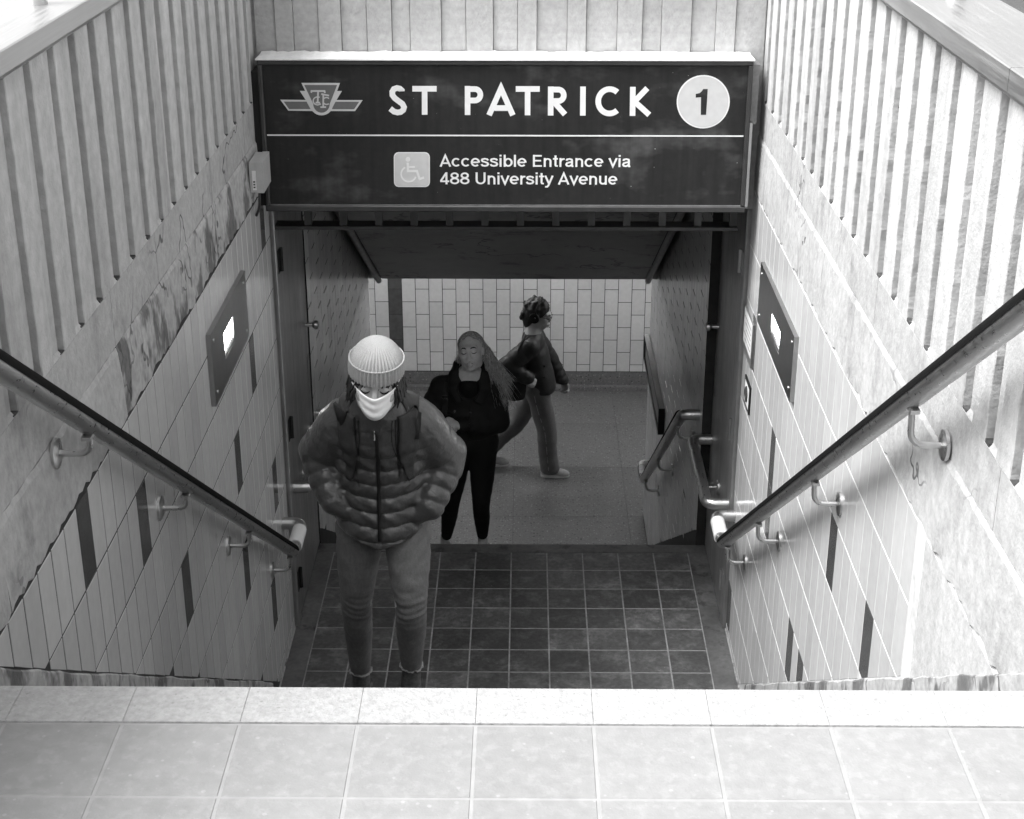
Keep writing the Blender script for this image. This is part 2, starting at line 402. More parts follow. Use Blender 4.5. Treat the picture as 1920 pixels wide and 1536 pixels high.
lw = side_wall(-1, XL, 'side_wall', 'grey ribbed concrete wall with stained ledge and tiles left of the stairs', 3.560, -1.873, (.117, .255),
          [(3.76, -2.0), (4.28, -2.26), (4.76, -2.76), (5.84, -2.76), (6.31, -2.51), (6.82, -1.99), (5.80, -3.27), (6.70, -3.27), (6.42, -3.78)], 2.4, -1.465)
rw = side_wall(1, XR, 'side_wall', 'brightly lit ribbed concrete wall with cracked ledge right of the stairs', 3.640, -1.905, (.117, .255),
          [(4.62, -2.55), (4.12, -2.55), (5.90, -2.80), (5.90, -3.06), (5.05, -3.31), (6.60, -2.55), (6.88, -4.1), (5.28, -3.31)], 3.575, -1.478)

# ------------------------------------------------------------------ end wall over the doorway
ew = thing('end_wall', (-.075, YE, -2.0), 'pale board-marked concrete wall above the station sign', 'wall')
put('wall_body', MB().box(XL - .18, XR + .18, YE + .022, 7.10, -1.99, -.705), M['concrete_end'], ew)
ex = [-1.198, -1.109, -1.027, -.918, -.816, -.705, -.593, -.515, -.375, -.269, -.147, -.042, .045, .176, .262, .396, .508, .590, .723, .828, .917, 1.048]
for i in range(len(ex) - 1):
    a, c = ex[i] + .0006, ex[i + 1] - .0006; pr = .0 if i % 2 else .010
    pr += random.uniform(0, .002)
    put('board', MB().loft([[(a, YE + .0225, z), (a + .002 * (i % 2), YE + pr, z), (c - .002 * (i % 2), YE + pr, z), (c, YE + .0225, z)] for z in (-1.99, -.705)]), M['concrete_end'], ew)
put('coping', MB().box(XL - .2, XR + .2, YE - .03, 7.14, -.703, -.638), M['steel'], ew)

# ------------------------------------------------------------------ passage beyond the sign: walls, lintel, soffit, concourse
lt = thing('doorway_lintel', (-.07, 7.4, -1.9), 'dark lintel over the steel doors behind the sign', 'lintel')
put('beam', MB().box(XL - .18, XR + .18, 7.103, 7.9, -1.96, -1.5), M['soffit'], lt)
def inner_wall(sg, X, name, label, y1):
    P = lambda y, z, p: (X - sg * p, y, z)
    w = thing(name, P(9.4, ZF, -.1), label, 'wall')
    xo = X + sg * .4
    put('wall_body', MB().box(X + sg * .0045, xo, 6.93, y1, ZF - .1, -1.5), M['grout'], w) if False else None
    b = MB(); a = P(0, 0, .0042)[0]; b.box(a, X + sg * .30, 7.885, y1, ZF - .1, -1.5); put('wall_body', b, M['grout'], w)
    a2 = X + sg * (.055 if sg < 0 else .10); b = MB(); b.box(a2, X + sg * .3, 6.955, 7.883, ZL - .3, -1.5); put('door_recess', b, M['dark_metal'], w)
    to3 = lambda u, v, h: P(u, v, h - .001)
    wd, ht = .13, .26
    i = 0; y = y1 - .002
    while y > 7.9:
        y0 = max(y - wd, 7.888)
        for j in range(18):
            z1 = -1.66 - ht * j + (.13 if i % 2 else 0); z0 = z1 - ht
            q = [(y0, z0), (y, z0), (y, z1), (y0, z1)]
            s_ = RI2 / TR2
            q = clip(q, s_, 1.0, -(ZL + .10 + s_ * Y1)) if y < 10.75 else clip(q, 0, 1, -(ZF + .02))
            # behind the soffit nothing shows
            if q: q = clip(q, -.53, -1.0, -3.70 + .53 * 11.0 + .35)
            if q: q = clip(q, 0, -1.0, -1.75)
            if len(q) < 3 or area(q) < .003: continue
            full = abs(area(q) - wd * ht) < 1e-6
            plate('tile', q, to3, .0068, M['tile_in'], w, .0006, (.0012, .0050), .0020, key=(name, sg) if full else None)
        y -= wd; i += 1
    return w
inner_wall(-1, -1.18, 'passage_wall', 'dim tiled wall behind the steel door on the left', 11.0)
inner_wall(1, .985, 'passage_wall', 'dim tiled wall carrying the black framed board', 11.5)

so = thing('soffit', (-.1, 9.2, -3.7), 'dark sloping ceiling panel above the lower stairs', 'ceiling')
sz = lambda y: -3.70 + .53 * (11.0 - y)
b = MB(); b.loft([[(x, y, sz(y) + d) for y, d in ((7.3, 0), (11.0, 0), (11.0, .12), (7.3, .12))] for x in (-1.075, .885)]); put('panel', b, M['soffit'], so)
for x in (-1.10, .91):
    put('edge_pipe', MB().tube([(x, 7.3, sz(7.3) - .012), (x, 11.02, sz(11.02) - .012)], .022, 12), M['mid_metal'], so, True)
for x0, x1 in ((-1.19, -1.08), (.89, .995)):
    b = MB(); b.loft([[(x, y, sz(y) + d) for y, d in ((7.3, .10), (10.95, .10), (10.95, .2), (7.3, .2))] for x in (x0, x1)]); put('recess', b, M['black'], so)
cc = tag(link('concourse_shell', None, None, None, (0, 12.5, ZF)), 'ceiling and side walls of the concourse', kind='structure')
put('ceiling', MB().box(-7, 7, 11.003, 14.6, -3.70, -3.4), M['plaster'], cc)
put('closing_wall', MB().box(-7.2, -7.0, 10.5, 14.6, ZF, -3.4), M['plaster'], cc)
put('closing_wall', MB().box(7.0, 7.2, 10.5, 14.6, ZF, -3.4), M['plaster'], cc)
put('flank_wall', MB().box(-7.0, -1.485, 10.7, 10.995, ZF, -3.4), M['plaster'], cc)
put('flank_wall', MB().box(1.29, 7.0, 11.2, 11.495, ZF, -3.4), M['plaster'], cc)
put('earth_cover', MB().box(-2.5, 2.5, 7.905, 11.0, -1.5, -1.4), M['plaster'], cc)

bw_ = thing('back_wall', (0, 14.25, ZF), 'grey tiled wall with offset tiles at the back of the concourse', 'wall')
put('wall_body', MB().box(-7, 7, 14.2437, 14.6, ZF, -3.70), M['grout'], bw_)
to3 = lambda u, v, h: (u, 14.2495 - h, v)
tw, th_ = .1312, .2605
for i in range(-13, 14):
    x0 = -1.072 + tw * (i + 7); x1 = x0 + tw
    if x0 > 2.6 or x1 < -2.6: continue
    for j in range(8):
        z1 = -3.855 - th_ * j + (th_ / 2 if (i + 7) % 2 else 0); z0 = z1 - th_
        q = clip([(x0, z0), (x1, z0), (x1, z1), (x0, z1)], 0, 1, 5.752)
        q = clip(q, 0, -1, -3.71) if q else q
        if len(q) < 3 or area(q) < .003: continue
        dk = (i == -9)
        plate('tile', q, to3, .0075, M['tile_dark'] if dk else M['tile_in'], bw_, .0015, .0028, .001, key=('back', dk) if abs(area(q) - tw * th_) < 1e-6 else None)
for a, c in ((-7, -2.74), (2.72, 7)):
    put('plain_panel', MB().box(a, c, 14.2425, 14.2495, -5.752, -3.71), M['tile_in'], bw_)
put('base', MB().box(-7, 7, 14.225, 14.2495, ZF + .001, -5.756), M['terrazzo'], bw_)
put('base_step', MB().box(-7, 7, 14.16, 14.2249, ZF + .0012, ZF + .045), M['terrazzo'], bw_)
for k, x in enumerate((-4.6, -2.6, -.6, 1.4, 3.4, 5.2)):
    L = thing('ceiling_light', (x, 12.6, -3.78), 'fluorescent batten on the concourse ceiling, hidden behind the soffit', 'lamp', 'concourse ceiling lights')
    put('housing', MB().box(x - .62, x + .62, 12.53, 12.67, -3.745, -3.7005), M['mid_metal'], L)
    put('tube', MB().tube([(x - .6, 12.6, -3.765), (x + .6, 12.6, -3.765)], .018, 10), M['tube'], L, True)

# ------------------------------------------------------------------ station sign
YS = 6.75
def S2(u, v):
    """layout of the sign face, measured on a 1920-wide sheet -> metres on the sign plane"""
    k = .002331 + (v - 190) * 2.3e-7
    return ((u - 987.8) * k, -1.456 - .002355 * (v - 190) - 2.9e-7 * (v - 190) ** 2)
sg_ = thing('station_sign', (-.097, 6.83, -1.955), 'wide black station sign reading ST PATRICK spanning the stairwell', 'sign')
put('sign_box', MB().box(-1.158, .968, 6.768, 6.905, -1.945, -1.290), M['dark_metal'], sg_)
put('face_panel', MB().box(-1.150, .960, 6.7625, 6.7678, -1.927, -1.300), M['sign'], sg_)
for nm, (x0, x1, z0, z1) in {'top': (-1.170, .980, -1.300, -1.279), 'bottom': (-1.170, .980, -1.955, -1.928), 'left': (-1.170, -1.1505, -1.9275, -1.3005), 'right': (.9605, .980, -1.9275, -1.3005)}.items():
    q = .004
    b = MB(); b.loft([[(x0, 6.905, z0), (x1, 6.905, z0), (x1, 6.905, z1), (x0, 6.905, z1)], [(x0, YS + q, z0), (x1, YS + q, z0), (x1, YS + q, z1), (x0, YS + q, z1)], [(x0 + q, YS, z0 + q), (x1 - q, YS, z0 + q), (x1 - q, YS, z1 - q), (x0 + q, YS, z1 - q)]])
    put('frame_bar', b, M['dark_metal'], sg_)
put('inner_lip', MB().box(-1.150, .960, 6.756, 6.7624, -1.9275, -1.9235), M['mid_metal'], sg_)
n = 90; rings = []
for i in range(n + 1):
    x = -1.175 + 2.16 * i / n; h = max(.001, .003 + random.gauss(0, .0018) + .001 * math.sin(i * .9))
    rings.append([(x, YS - .004, -1.2785), (x, YS - .004, -1.2785 + .006), (x, YS + .03, -1.2785 + h * .6 + .004), (x, 6.88, -1.2785 + h), (x, YE + .004, -1.2785 + h + .004), (x, YE + .004, -1.2785)])
put('weathered_cap', MB().loft(rings), M['white_dust'], sg_)
put('divider_line', MB().box(-1.146, .956, 6.7612, 6.7624, -1.6125, -1.6065), M['letter'], sg_)
put('mount_plate', MB().box(-1.199, -1.1705, 6.76, 6.91, -1.93, -1.33), M['black'], sg_)
put('mount_plate', MB().box(.9805, 1.012, 6.78, 6.91, -1.56, -1.30), M['mid_metal'], sg_)
put('mount_bar', MB().box(.9805, .992, 6.755, 6.775, -1.93, -1.55), M['steel'], sg_)
FY = 6.7624
def flat(name, polys, m, lay, parent=sg_):
    """flat vinyl shapes: polygons in sign-plane metres; a list of lists puts each list a hair further out"""
    b = MB()
    groups = polys if isinstance(polys[0][0], list) else [polys]
    for k, g_ in enumerate(groups):
        y1 = FY - .0006 * (lay + 1) - .00012 * k; y0 = FY - .0006 * lay - .0001
        for p in g_: b.loft([[(x, y0, z) for x, z in p], [(x, y1, z) for x, z in p]])
    return put(name, b, m, parent)
def ribbon(pts, w, closed=False):
    """a stroke of width w along 2-D points, as quads"""
    P = []
    for p in pts:
        q = Vector((p[0], p[1]))
        if not P or (q - P[-1]).length > w * .02: P.append(q)
    if closed and (P[0] - P[-1]).length < w * .02: P.pop()
    n = len(P); L = []; R = []
    for i in range(n):
        a = P[(i - 1) % n] if closed or i > 0 else None; b = P[(i + 1) % n] if closed or i < n - 1 else None
        d1 = (P[i] - a).normalized() if a is not None else None; d2 = (b - P[i]).normalized() if b is not None else None
        if d1 is None: d1 = d2
        if d2 is None: d2 = d1
        t = (d1 + d2).normalized(); nrm = Vector((-t.y, t.x)); s = w / 2 / max(.35, nrm.dot(Vector((-d1.y, d1.x))))
        L.append(P[i] + nrm * s); R.append(P[i] - nrm * s)
    out = []
    for i in range(n if closed else n - 1):
        j = (i + 1) % n; out.append([tuple(L[i]), tuple(L[j]), tuple(R[j]), tuple(R[i])])
    return out
def arc2(cx, cy, rx, ry, a0, a1, n=18): return [(cx + rx * math.cos(R_(a0 + (a1 - a0) * i / n)), cy + ry * math.sin(R_(a0 + (a1 - a0) * i / n))) for i in range(n + 1)]
# big letters: measured in a 3x sheet whose origin is (640, 0); cap line 490, base line 648, stroke 33
L3 = lambda c: S2(640 + c[0] / 3, c[1] / 3)
W = 31.5
def letter(strokes, closedfix=()):
    return flat('letter', [[[L3(p) for p in q] for q in ribbon(s, W)] for s in strokes], M['letter'], 0)
letter([[(341, 517)] + arc2(313, 531, 31, 32, 15, 15, 1)[:0] + [(341, 513), (330, 503), (313, 499), (296, 505), (287, 520), (288, 539), (301, 556), (322, 572), (344, 588), (353, 606), (348, 622), (334, 633), (316, 636), (296, 631), (275, 614)]])
letter([[(400, 503), (537, 503)], [(469, 503), (469, 648)]])
letter([[(711, 487), (711, 649)], [(711, 504), (752, 504)] + [(752 + 31 * math.sin(R_(t)), 536 - 32 * math.cos(R_(t))) for t in range(0, 181, 12)] + [(711, 568)]])
letter([[(832, 650), (899, 500), (966, 650)], [(862, 610), (937, 610)]])
letter([[(982, 503), (1117, 503)], [(1049, 503), (1049, 650)]])
letter([[(1179, 489), (1179, 651)], [(1179, 506), (1222, 506)] + [(1222 + 30 * math.sin(R_(t)), 538 - 32 * math.cos(R_(t))) for t in range(0, 181, 12)] + [(1185, 570)], [(1196, 574), (1260, 645)]])
letter([[(1360, 489), (1360, 651)]])
letter([[(1510 + 64 * math.cos(R_(t)), 571 - 68 * math.sin(R_(t))) for t in range(48, 313, 8)]])
letter([[(1640, 490), (1640, 652)], [(1721, 497), (1650, 572), (1734, 646)]])
# emblem: winged shield, measured in a 4x sheet whose origin is (480, 90)
L4 = lambda c: S2(480 + c[0] / 4, 90 + c[1] / 4)
def F4(name, polys, m, lay): return flat(name, [[L4(p) for p in q] for q in polys], m, lay)
Ubot = lambda cx, w, y0, yb, n=14: [(cx + w * math.cos(R_(a)), y0 + (yb - y0) * math.sin(R_(a))) for a in [180 * i / n for i in range(n + 1)]]
for q in ([(180, 394), (400, 396), (420, 478), (240, 476)], [(570, 396), (800, 396), (742, 478), (555, 478)]): F4('emblem_wing', [q], M['grey_vinyl'], 0)
for q in ([(206, 408), (378, 408), (408, 464), (246, 464)], [(596, 408), (774, 408), (735, 464), (565, 464)]): F4('emblem_wing', [q], M['mid_vinyl'], 1)
F4('emblem_shield', [[(328, 328), (645, 328), (596, 408), (380, 408)]], M['grey_vinyl'], 1.4)
F4('emblem_shield', [[(341, 268), (631, 268)] + [(590, 380)] + Ubot(490, 86, 430, 510) + [(392, 380)]], M['grey_vinyl'], 2)
F4('emblem_shield', [[(362, 283), (609, 283), (574, 372)] + Ubot(490, 62, 425, 490) + [(404, 372)]], M['mid_vinyl'], 3)
def S4(strokes, w, lay):
    return flat('emblem_monogram', [[[L4(p) for p in q] for q in ribbon(s, w)] for s in strokes], M['grey_vinyl'], lay)
S4([[(410, 328), (520, 328)], [(466, 328), (462, 412)], [(446, 415), (480, 415)], [(412, 340), (420, 328)], [(512, 328), (519, 341)]], 13, 4)
S4([[(490, 350), (548, 362)], [(505, 355), (503, 445)], [(482, 448), (525, 448)]], 12, 5)
S4([[(478, 374)] + [(462 + 34 * math.cos(R_(t)), 402 - 30 * math.sin(R_(t))) for t in range(70, 290, 20)] + [(486, 425)], [(548, 384)] + [(528 + 26 * math.cos(R_(t)), 402 - 26 * math.sin(R_(t))) for t in range(70, 290, 20)] + [(546, 424)]], 9, 4)
# line number disc, measured in a 4x sheet whose origin is (960, 90)
L5 = lambda c: S2(960 + c[0] / 4, 90 + c[1] / 4)
circ = lambda r: [(1435 + r * math.cos(R_(a)), 403 + r * math.sin(R_(a))) for a in range(0, 360, 8)]
flat('number_disc', [[L5(p) for p in circ(199)]], M['letter'], 0); flat('number_disc', [[L5(p) for p in circ(189)]], M['grey_vinyl'], 1)
flat('numeral', [[[L5(p) for p in q]] for q in ([(1418, 330), (1434, 308), (1467, 308), (1458, 500), (1418, 500)], [(1378, 345), (1408, 338), (1436, 312), (1424, 368), (1378, 372)])], M['sign'], 2)
# wheelchair pictogram (4x sheet, origin (480, 90))
def rrect(x0, y0, x1, y1, r):
    out = []
    for cx, cy, a in ((x1 - r, y1 - r, 0), (x0 + r, y1 - r, 90), (x0 + r, y0 + r, 180), (x1 - r, y0 + r, 270)):
        out += [(cx + r * math.cos(R_(a + t)), cy + r * math.sin(R_(a + t))) for t in (0, 22, 45, 68, 90)]
    return out
F4('pictogram_plate', [rrect(1031, 784, 1303, 1045, 36)], M['letter'], 0); F4('pictogram_plate', [rrect(1038, 791, 1296, 1038, 30)], M['grey_vinyl'], 1)
pw = [ribbon([(1135, 862), (1138, 925), (1205, 925), (1226, 985), (1258, 972)], 17), ribbon([(1138, 895), (1190, 895)], 13), ribbon([(1143 + 57 * math.cos(R_(t)), 948 - 57 * math.sin(R_(t))) for t in range(118, 352, 13)], 12), [[(1138 + 18 * math.cos(R_(t)), 838 + 18 * math.sin(R_(t))) for t in range(0, 360, 24)]]]
flat('pictogram', [[[L4(p) for p in q] for q in g_] for g_ in pw], M['letter'], 2)
# small grotesque lettering, drawn as strokes (cap height 1, base line 0)
A2 = lambda cx, cy, rx, ry, a0, a1: arc2(cx, cy, rx, ry, a0, a1, max(4, int(abs(a1 - a0) / 18)))
GL = {
 'A': (.74, [[(.065, 0), (.37, .93), (.675, 0)], [(.18, .29), (.56, .29)]]), 'c': (.60, [A2(.31, .37, .225, .295, 42, 318)]),
 'e': (.62, [A2(.31, .37, .225, .295, -4, 316)[::1], [(.12, .37), (.50, .37)]]),
 's': (.57, [[(.49, .53), (.43, .63), (.29, .667), (.14, .63), (.10, .54), (.15, .45), (.30, .395), (.44, .33), (.49, .22), (.43, .11), (.29, .073), (.14, .10), (.07, .21)]]),
 'i': (.26, [[(.13, 0), (.13, .74)], [(.13, .86), (.13, 1.0)]]), 'l': (.26, [[(.13, 0), (.13, 1.0)]]),
 'b': (.64, [[(.13, 0), (.13, 1.0)], A2(.35, .37, .215, .295, 0, 360)]),
 'E': (.69, [[(.14, 0), (.14, 1.0)], [(.15, .922), (.63, .922)], [(.15, .52), (.59, .52)], [(.15, .078), (.64, .078)]]),
 'n': (.62, [[(.13, 0), (.13, .74)], [(.13, .40)] + A2(.31, .455, .18, .21, 175, 0) + [(.49, 0)]]),
 't': (.36, [[(.18, .95), (.18, .17), (.21, .09), (.33, .075)], [(.02, .675), (.33, .675)]]),
 'r': (.40, [[(.13, 0), (.13, .74)], [(.13, .40), (.18, .58), (.27, .65), (.39, .66)]]),
 'a': (.60, [[(.10, .53), (.16, .635), (.30, .667), (.43, .62), (.455, .52), (.455, .13), (.48, .06), (.55, .06)], [(.455, .42), (.30, .385), (.15, .33), (.095, .20), (.15, .095), (.27, .072), (.40, .13), (.455, .25)]]),
 'v': (.56, [[(.05, .74), (.28, .05), (.51, .74)]]), '4': (.64, [[(.44, 0), (.44, 1.0)], [(.42, .93), (.09, .29)], [(.04, .25), (.61, .25)]]),
 '8': (.64, [A2(.32, .735, .20, .19, 0, 360), A2(.32, .285, .235, .21, 0, 360)]),
 'U': (.76, [[(.13, 1.0), (.13, .35)] + A2(.38, .35, .25, .275, 180, 360) + [(.63, 1.0)]]),
 'y': (.55, [[(.05, .74), (.29, .08)], [(.52, .74), (.26, -.07), (.18, -.185), (.05, -.19)]]),
 'u': (.62, [[(.13, .74), (.13, .27)] + A2(.31, .27, .18, .195, 180, 350), [(.49, .74), (.49, 0)]]), ' ': (.30, [])}
def text(body, u0, v0, u1, vtop):
    (x0, z0) = S2(u0, v0); (x1, _) = S2(u1, v0); (_, z1) = S2(u0, vtop); H_ = z1 - z0
    tot = sum(GL[c][0] for c in body); k = (x1 - x0) / tot; x = x0
    for c in body:
        adv, st_ = GL[c]
        if st_: flat('letter', [[[(x + p[0] * k, z0 + p[1] * H_) for p in q] for q in ribbon(s_, .128)] for s_ in st_], M['letter'], 0)
        x += adv * k
text('Accessible Entrance via', 824, 313, 1185, 290.5)
text('488 University Avenue', 824, 346, 1160, 323.5)

# ------------------------------------------------------------------ grille bar under the sign
gr = thing('grille_bar', (-.085, 7.0, -2.11), 'low metal grille bar with square posts under the sign', 'grille')
put('lower_bar', MB().box(-1.178, .985, 6.975, 7.075, -2.108, -2.092), M['dark_metal'], gr)
put('upper_bar', MB().box(-1.178, .985, 6.985, 7.075, -1.994, -1.978), M['dark_metal'], gr)
for i in range(13):
    x = -1.02 + .1655 * i
    put('post', MB().box(x - .017, x + .017, 6.995, 7.03, -2.0918, -1.9942), M['dark_metal'], gr)

# ------------------------------------------------------------------ steel doors folded back against the walls
def door(sg, X, label, yk):
    P = lambda y, z, p: (X - sg * p, y, z)
    d = thing('steel_door', P(7.42, ZL, 0), label, 'door')
    def pb(n_, y0, y1, z0, z1, p0, p1, m, q=.003):
        a = P(0, 0, p0)[0]; b = P(0, 0, p1)[0]; c = b - (-sg) * q if False else b + sg * q
        r0 = [(y0, z0), (y1, z0), (y1, z1), (y0, z1)]; r1 = [(y0 + q, z0 + q), (y1 - q, z0 + q), (y1 - q, z1 - q), (y0 + q, z1 - q)]
        return put(n_, MB().loft([[(a, y, z) for y, z in r0], [(c, y, z) for y, z in r0], [(b, y, z) for y, z in r1]]), m, d)
    pb('leaf', 7.06, 7.865, ZL + .012, -2.0, -.05, .0, M['door'])
    pb('frame_stile', 6.958, 7.055, ZL + .004, -2.0, -.05, .006, M['door'])
    for z in (-2.22, -3.095, -3.95):
        b = MB(); x = P(0, 0, .014)[0]; b.tube([(x, 7.052, z - .115), (x, 7.052, z)], .010, 10)
        b.box(P(0, 0, .0062)[0], P(0, 0, .0085)[0], 7.0, 7.05, z - .115, z); put('hinge', b, M['steel'] if sg > 0 else M['black'], d, True)
    b = MB(); b.tube([P(yk, -2.885, .0), P(yk, -2.885, .035), P(yk, -2.885, .05), P(yk, -2.885, .066), P(yk, -2.885, .072)], [.012, .010, .024, .022, .008], 14); put('knob', b, M['steel_rail'], d, True)
    b = MB(); b.box(P(0, 0, .0005)[0], P(0, 0, .004)[0], yk - .03, yk + .03, -3.28, -3.06); put('lock_plate', b, M['mid_metal'], d)
    return d
door(-1, -1.18, 'scuffed steel door folded against the left wall behind the masked person', 7.80)
door(1, 1.03, 'scuffed steel door folded against the right wall below the sign', 7.79)

# ------------------------------------------------------------------ handrails
def bracket(sg, X, pr, y, zd, zr, rail, r, dr=.040, mat_='steel_rail'):
    """a wall disc and a curved arm that carries the rail from below"""
    P = lambda q, z, yy=y: (X - sg * q, yy, z)
    a = put('bracket', MB().tube(bend([P(.012, zd), P(pr - .004, zd), P(pr, zr - r)], .055, 8), .0085, 10), M[mat_], rail, True)
    put('wall_disc', MB().disc(P(.006, zd), (-sg, 0, 0), dr, .010, 26, .004), M[mat_], a, True)
    put('saddle', MB().box(P(pr - .012, 0)[0], P(pr + .012, 0)[0], y - .035, y + .035, zr - r - .006, zr - r + .004), M[mat_], a)
def stair_rail(sg, X, pr, y_top, z_line, y_end, label, brs):
    x = X - sg * pr; r = .031
    zf = lambda y: z_line - .671 * (y - 3.0)
    h = thing('handrail', (x, 4.7, zf(6.5)), label, 'handrail')
    pth = bend([(X - sg * .01, 2.02, zf(2.2)), (x, 2.02, zf(2.2)), (x, 2.2, zf(2.2)), (x, y_end, zf(y_end))], .07, 6)
    put('rail_pipe', MB().tube(pth, r, 22), M['steel_rail'], h, True)
    put('top_strip', MB().tube([(x, 2.3, zf(2.3)), (x, y_end - .01, zf(y_end - .01))], r + .0016, 14, True, (R_(-96), R_(96))), M['top_strip'], h, True)  # dark half-shell laid over the upper side of the pipe
    zb = zf(y_end)
    put('end_return', MB().tube(bend([(x, y_end - .002, zb + .001), (x, y_end + .06, zb - .012), (x, y_end + .30, zb - .012), (X - sg * .008, y_end + .30, zb - .012)], .05, 7), r * .98, 20), M['steel_rail'], h, True)
    put('white_sleeve', MB().tube([(x, y_end + .07, zb - .012), (x, y_end + .235, zb - .012)], r + .004, 20), M['sleeve'], h, True)
    for (y, zd) in brs: bracket(sg, X, pr, y, zd, zf(y), h, r)
stair_rail(-1, XL, .10, 2.2, -1.205, 6.47, 'steel handrail with dark top strip down the left wall', [(3.557, -1.665), (4.506, -2.305), (5.487, -2.975), (6.40, -3.60)])
stair_rail(1, XR, .10, 2.2, -1.135, 6.58, 'steel handrail with dark top strip down the right wall', [(3.507, -1.61), (4.595, -2.325), (5.63, -3.02), (6.45, -3.575)])
def flat_rail(sg, X, pr, z, y0, y1, label):
    x = X - sg * pr
    h = thing('grab_rail', (x, (y0 + y1) / 2, z - .03), label, 'handrail')
    put('rail_pipe', MB().tube(bend([(X - sg * .006, y0, z), (x, y0, z), (x, y1, z), (X - sg * .006, y1, z)], .10, 9), .030, 20), M['steel_rail'], h, True)
    bracket(sg, X, pr, (y0 + y1) / 2, z - .10, z, h, .03)
flat_rail(-1, -1.186, .105, -3.49, 7.06, 7.80, 'short steel grab rail on the left door beside the masked person')
flat_rail(1, 1.036, .115, -3.56, 7.03, 7.82, 'short bent steel grab rail on the right door')
def low_rail(sg, X, pr, label):
    x = X - sg * pr; y0, y1 = 8.02, 10.36; zf = lambda y: -3.485 - .666 * (y - 8.02)
    h = thing('handrail', (x, 9.6, zf(y1)), label, 'handrail')
    put('rail_pipe', MB().tube(bend([(X - sg * .006, y0 - .03, zf(y0)), (x, y0 - .03, zf(y0)), (x, y1, zf(y1))], .075, 8), .030, 18), M['steel_rail'], h, True)
    put('top_strip', MB().tube([(x, y0 + .08, zf(y0 + .08)), (x, y1 - .01, zf(y1 - .01))], .032, 10, True, (R_(-80), R_(80))), M['top_strip'], h, True)  # same dark half-shell on top of the lower rail
    put('end_return', MB().tube(bend([(x, y1 - .002, zf(y1)), (x, y1 + .05, zf(y1) - .01), (x, y1 + .30, zf(y1) - .01), (X - sg * .006, y1 + .30, zf(y1) - .01)], .05, 6), .0295, 16), M['steel_rail'], h, True)
    put('grey_sleeve', MB().tube([(x, y1 + .07, zf(y1) - .01), (x, y1 + .22, zf(y1) - .01)], .034, 16), M['mid_metal'], h, True)
    for y in (8.2, 9.3, 10.2): bracket(sg, X, pr, y, zf(y) - .12, zf(y), h, .03)
low_rail(1, .985, .105, 'dim handrail of the lower stairs below the black board')
low_rail(-1, -1.18, .105, 'dim handrail of the lower stairs behind the people')

# ------------------------------------------------------------------ wall lights, box, notices, board
def wall_light(sg, X, y0, y1, z0, z1, sy0, sy1, sz0, sz1, label):
    P = lambda p: X - sg * p
    w = thing('wall_light', (P(.02), (y0 + y1) / 2, z0), label, 'wall lamp')
    pa, pb = P(.0085), P(.026)
    for (a, b_, c, d) in ((y0, sy0, z0, z1), (sy1, y1, z0, z1), (sy0 + .0002, sy1 - .0002, z0, sz0), (sy0 + .0002, sy1 - .0002, sz1, z1)):
        put('cover_plate', MB().box(pa, pb, a, b_, c, d), M['plate'], w)
    put('lens', MB().box(P(.010), P(.015), sy0 + .001, sy1 - .001, sz0 + .001, sz1 - .001), M['lamp'], w)
    put('louvre', MB().loft([[(P(.016), y, sz0 + .002), (P(.025), y, sz0 + .002), (P(.024), y, sz0 + .014), (P(.016), y, sz0 + .020)] for y in (sy0 + .002, sy1 - .002)]), M['steel'], w)
    for y in (y0 + .05, y1 - .05):
        for z in (z0 + .04, z1 - .04): put('screw', MB().disc((pb, y, z), (-sg, 0, 0), .008, .003, 12), M['steel_rail'], w, True)
wall_light(-1, XL, 5.40, 6.165, -2.33, -2.04, 5.64, 5.835, -2.232, -2.125, 'lit recessed lamp in a steel plate on the left wall')
wall_light(1, XR, 5.545, 6.475, -2.365, -2.095, 5.865, 6.09, -2.292, -2.196, 'lit recessed lamp in a steel plate on the right wall')
jb = thing('junction_box', (-1.16, 6.58, -1.80), 'small grey junction box with a white label beside the sign', 'junction box')
put('case', MB().box(-1.187, -1.158, 6.49, 6.68, -1.795, -1.665), M['box'], jb); put('lid', MB().box(-1.1575, -1.128, 6.488, 6.682, -1.797, -1.663), M['box'], jb)
put('paper_label', MB().box(-1.176, -1.159, 6.4882, 6.4898, -1.785, -1.70), M['paper'], jb)
for k in range(3): put('label_print', MB().box(-1.172, -1.164, 6.4872, 6.488, -1.775 + .012 * k, -1.769 + .012 * k), M['black'], jb)
put('conduit', MB().tube(bend([(-1.16, 6.56, -1.796), (-1.165, 6.565, -1.88), (-1.188, 6.60, -1.93)], .03), .006, 8), M['dark_metal'], jb, True)
nb = thing('wall_notice', (1.04, 6.78, -2.665), 'pale printed notice on the right wall near the doorway', 'notice')
put('backing', MB().box(1.0345, 1.0415, 6.645, 6.925, -2.665, -2.455), M['mid_metal'], nb); put('sheet', MB().box(1.0332, 1.0344, 6.655, 6.915, -2.622, -2.46), M['paper'], nb)
for k in range(5): put('print_line', MB().box(1.0324, 1.0331, 6.68, 6.89 - .03 * (k % 3), -2.49 - .026 * k - .004, -2.49 - .026 * k), M['mid_vinyl'], nb)
nb = thing('wall_sign', (1.04, 6.70, -2.89), 'small black framed pictogram sign below the printed notice', 'sign')
put('frame', MB().box(1.0345, 1.0415, 6.612, 6.785, -2.885, -2.75), M['black'], nb); put('face', MB().box(1.0335, 1.0344, 6.632, 6.765, -2.868, -2.767), M['paper'], nb)
put('pictogram', MB().tube([(1.0333, 6.70 + .034 * math.cos(R_(a)), -2.817 + .034 * math.sin(R_(a))) for a in range(0, 361, 20)], .005, 6), M['black'], nb); put('pictogram', MB().tube([(1.0333, 6.675, -2.842), (1.0333, 6.725, -2.792)], .005, 6), M['black'], nb)
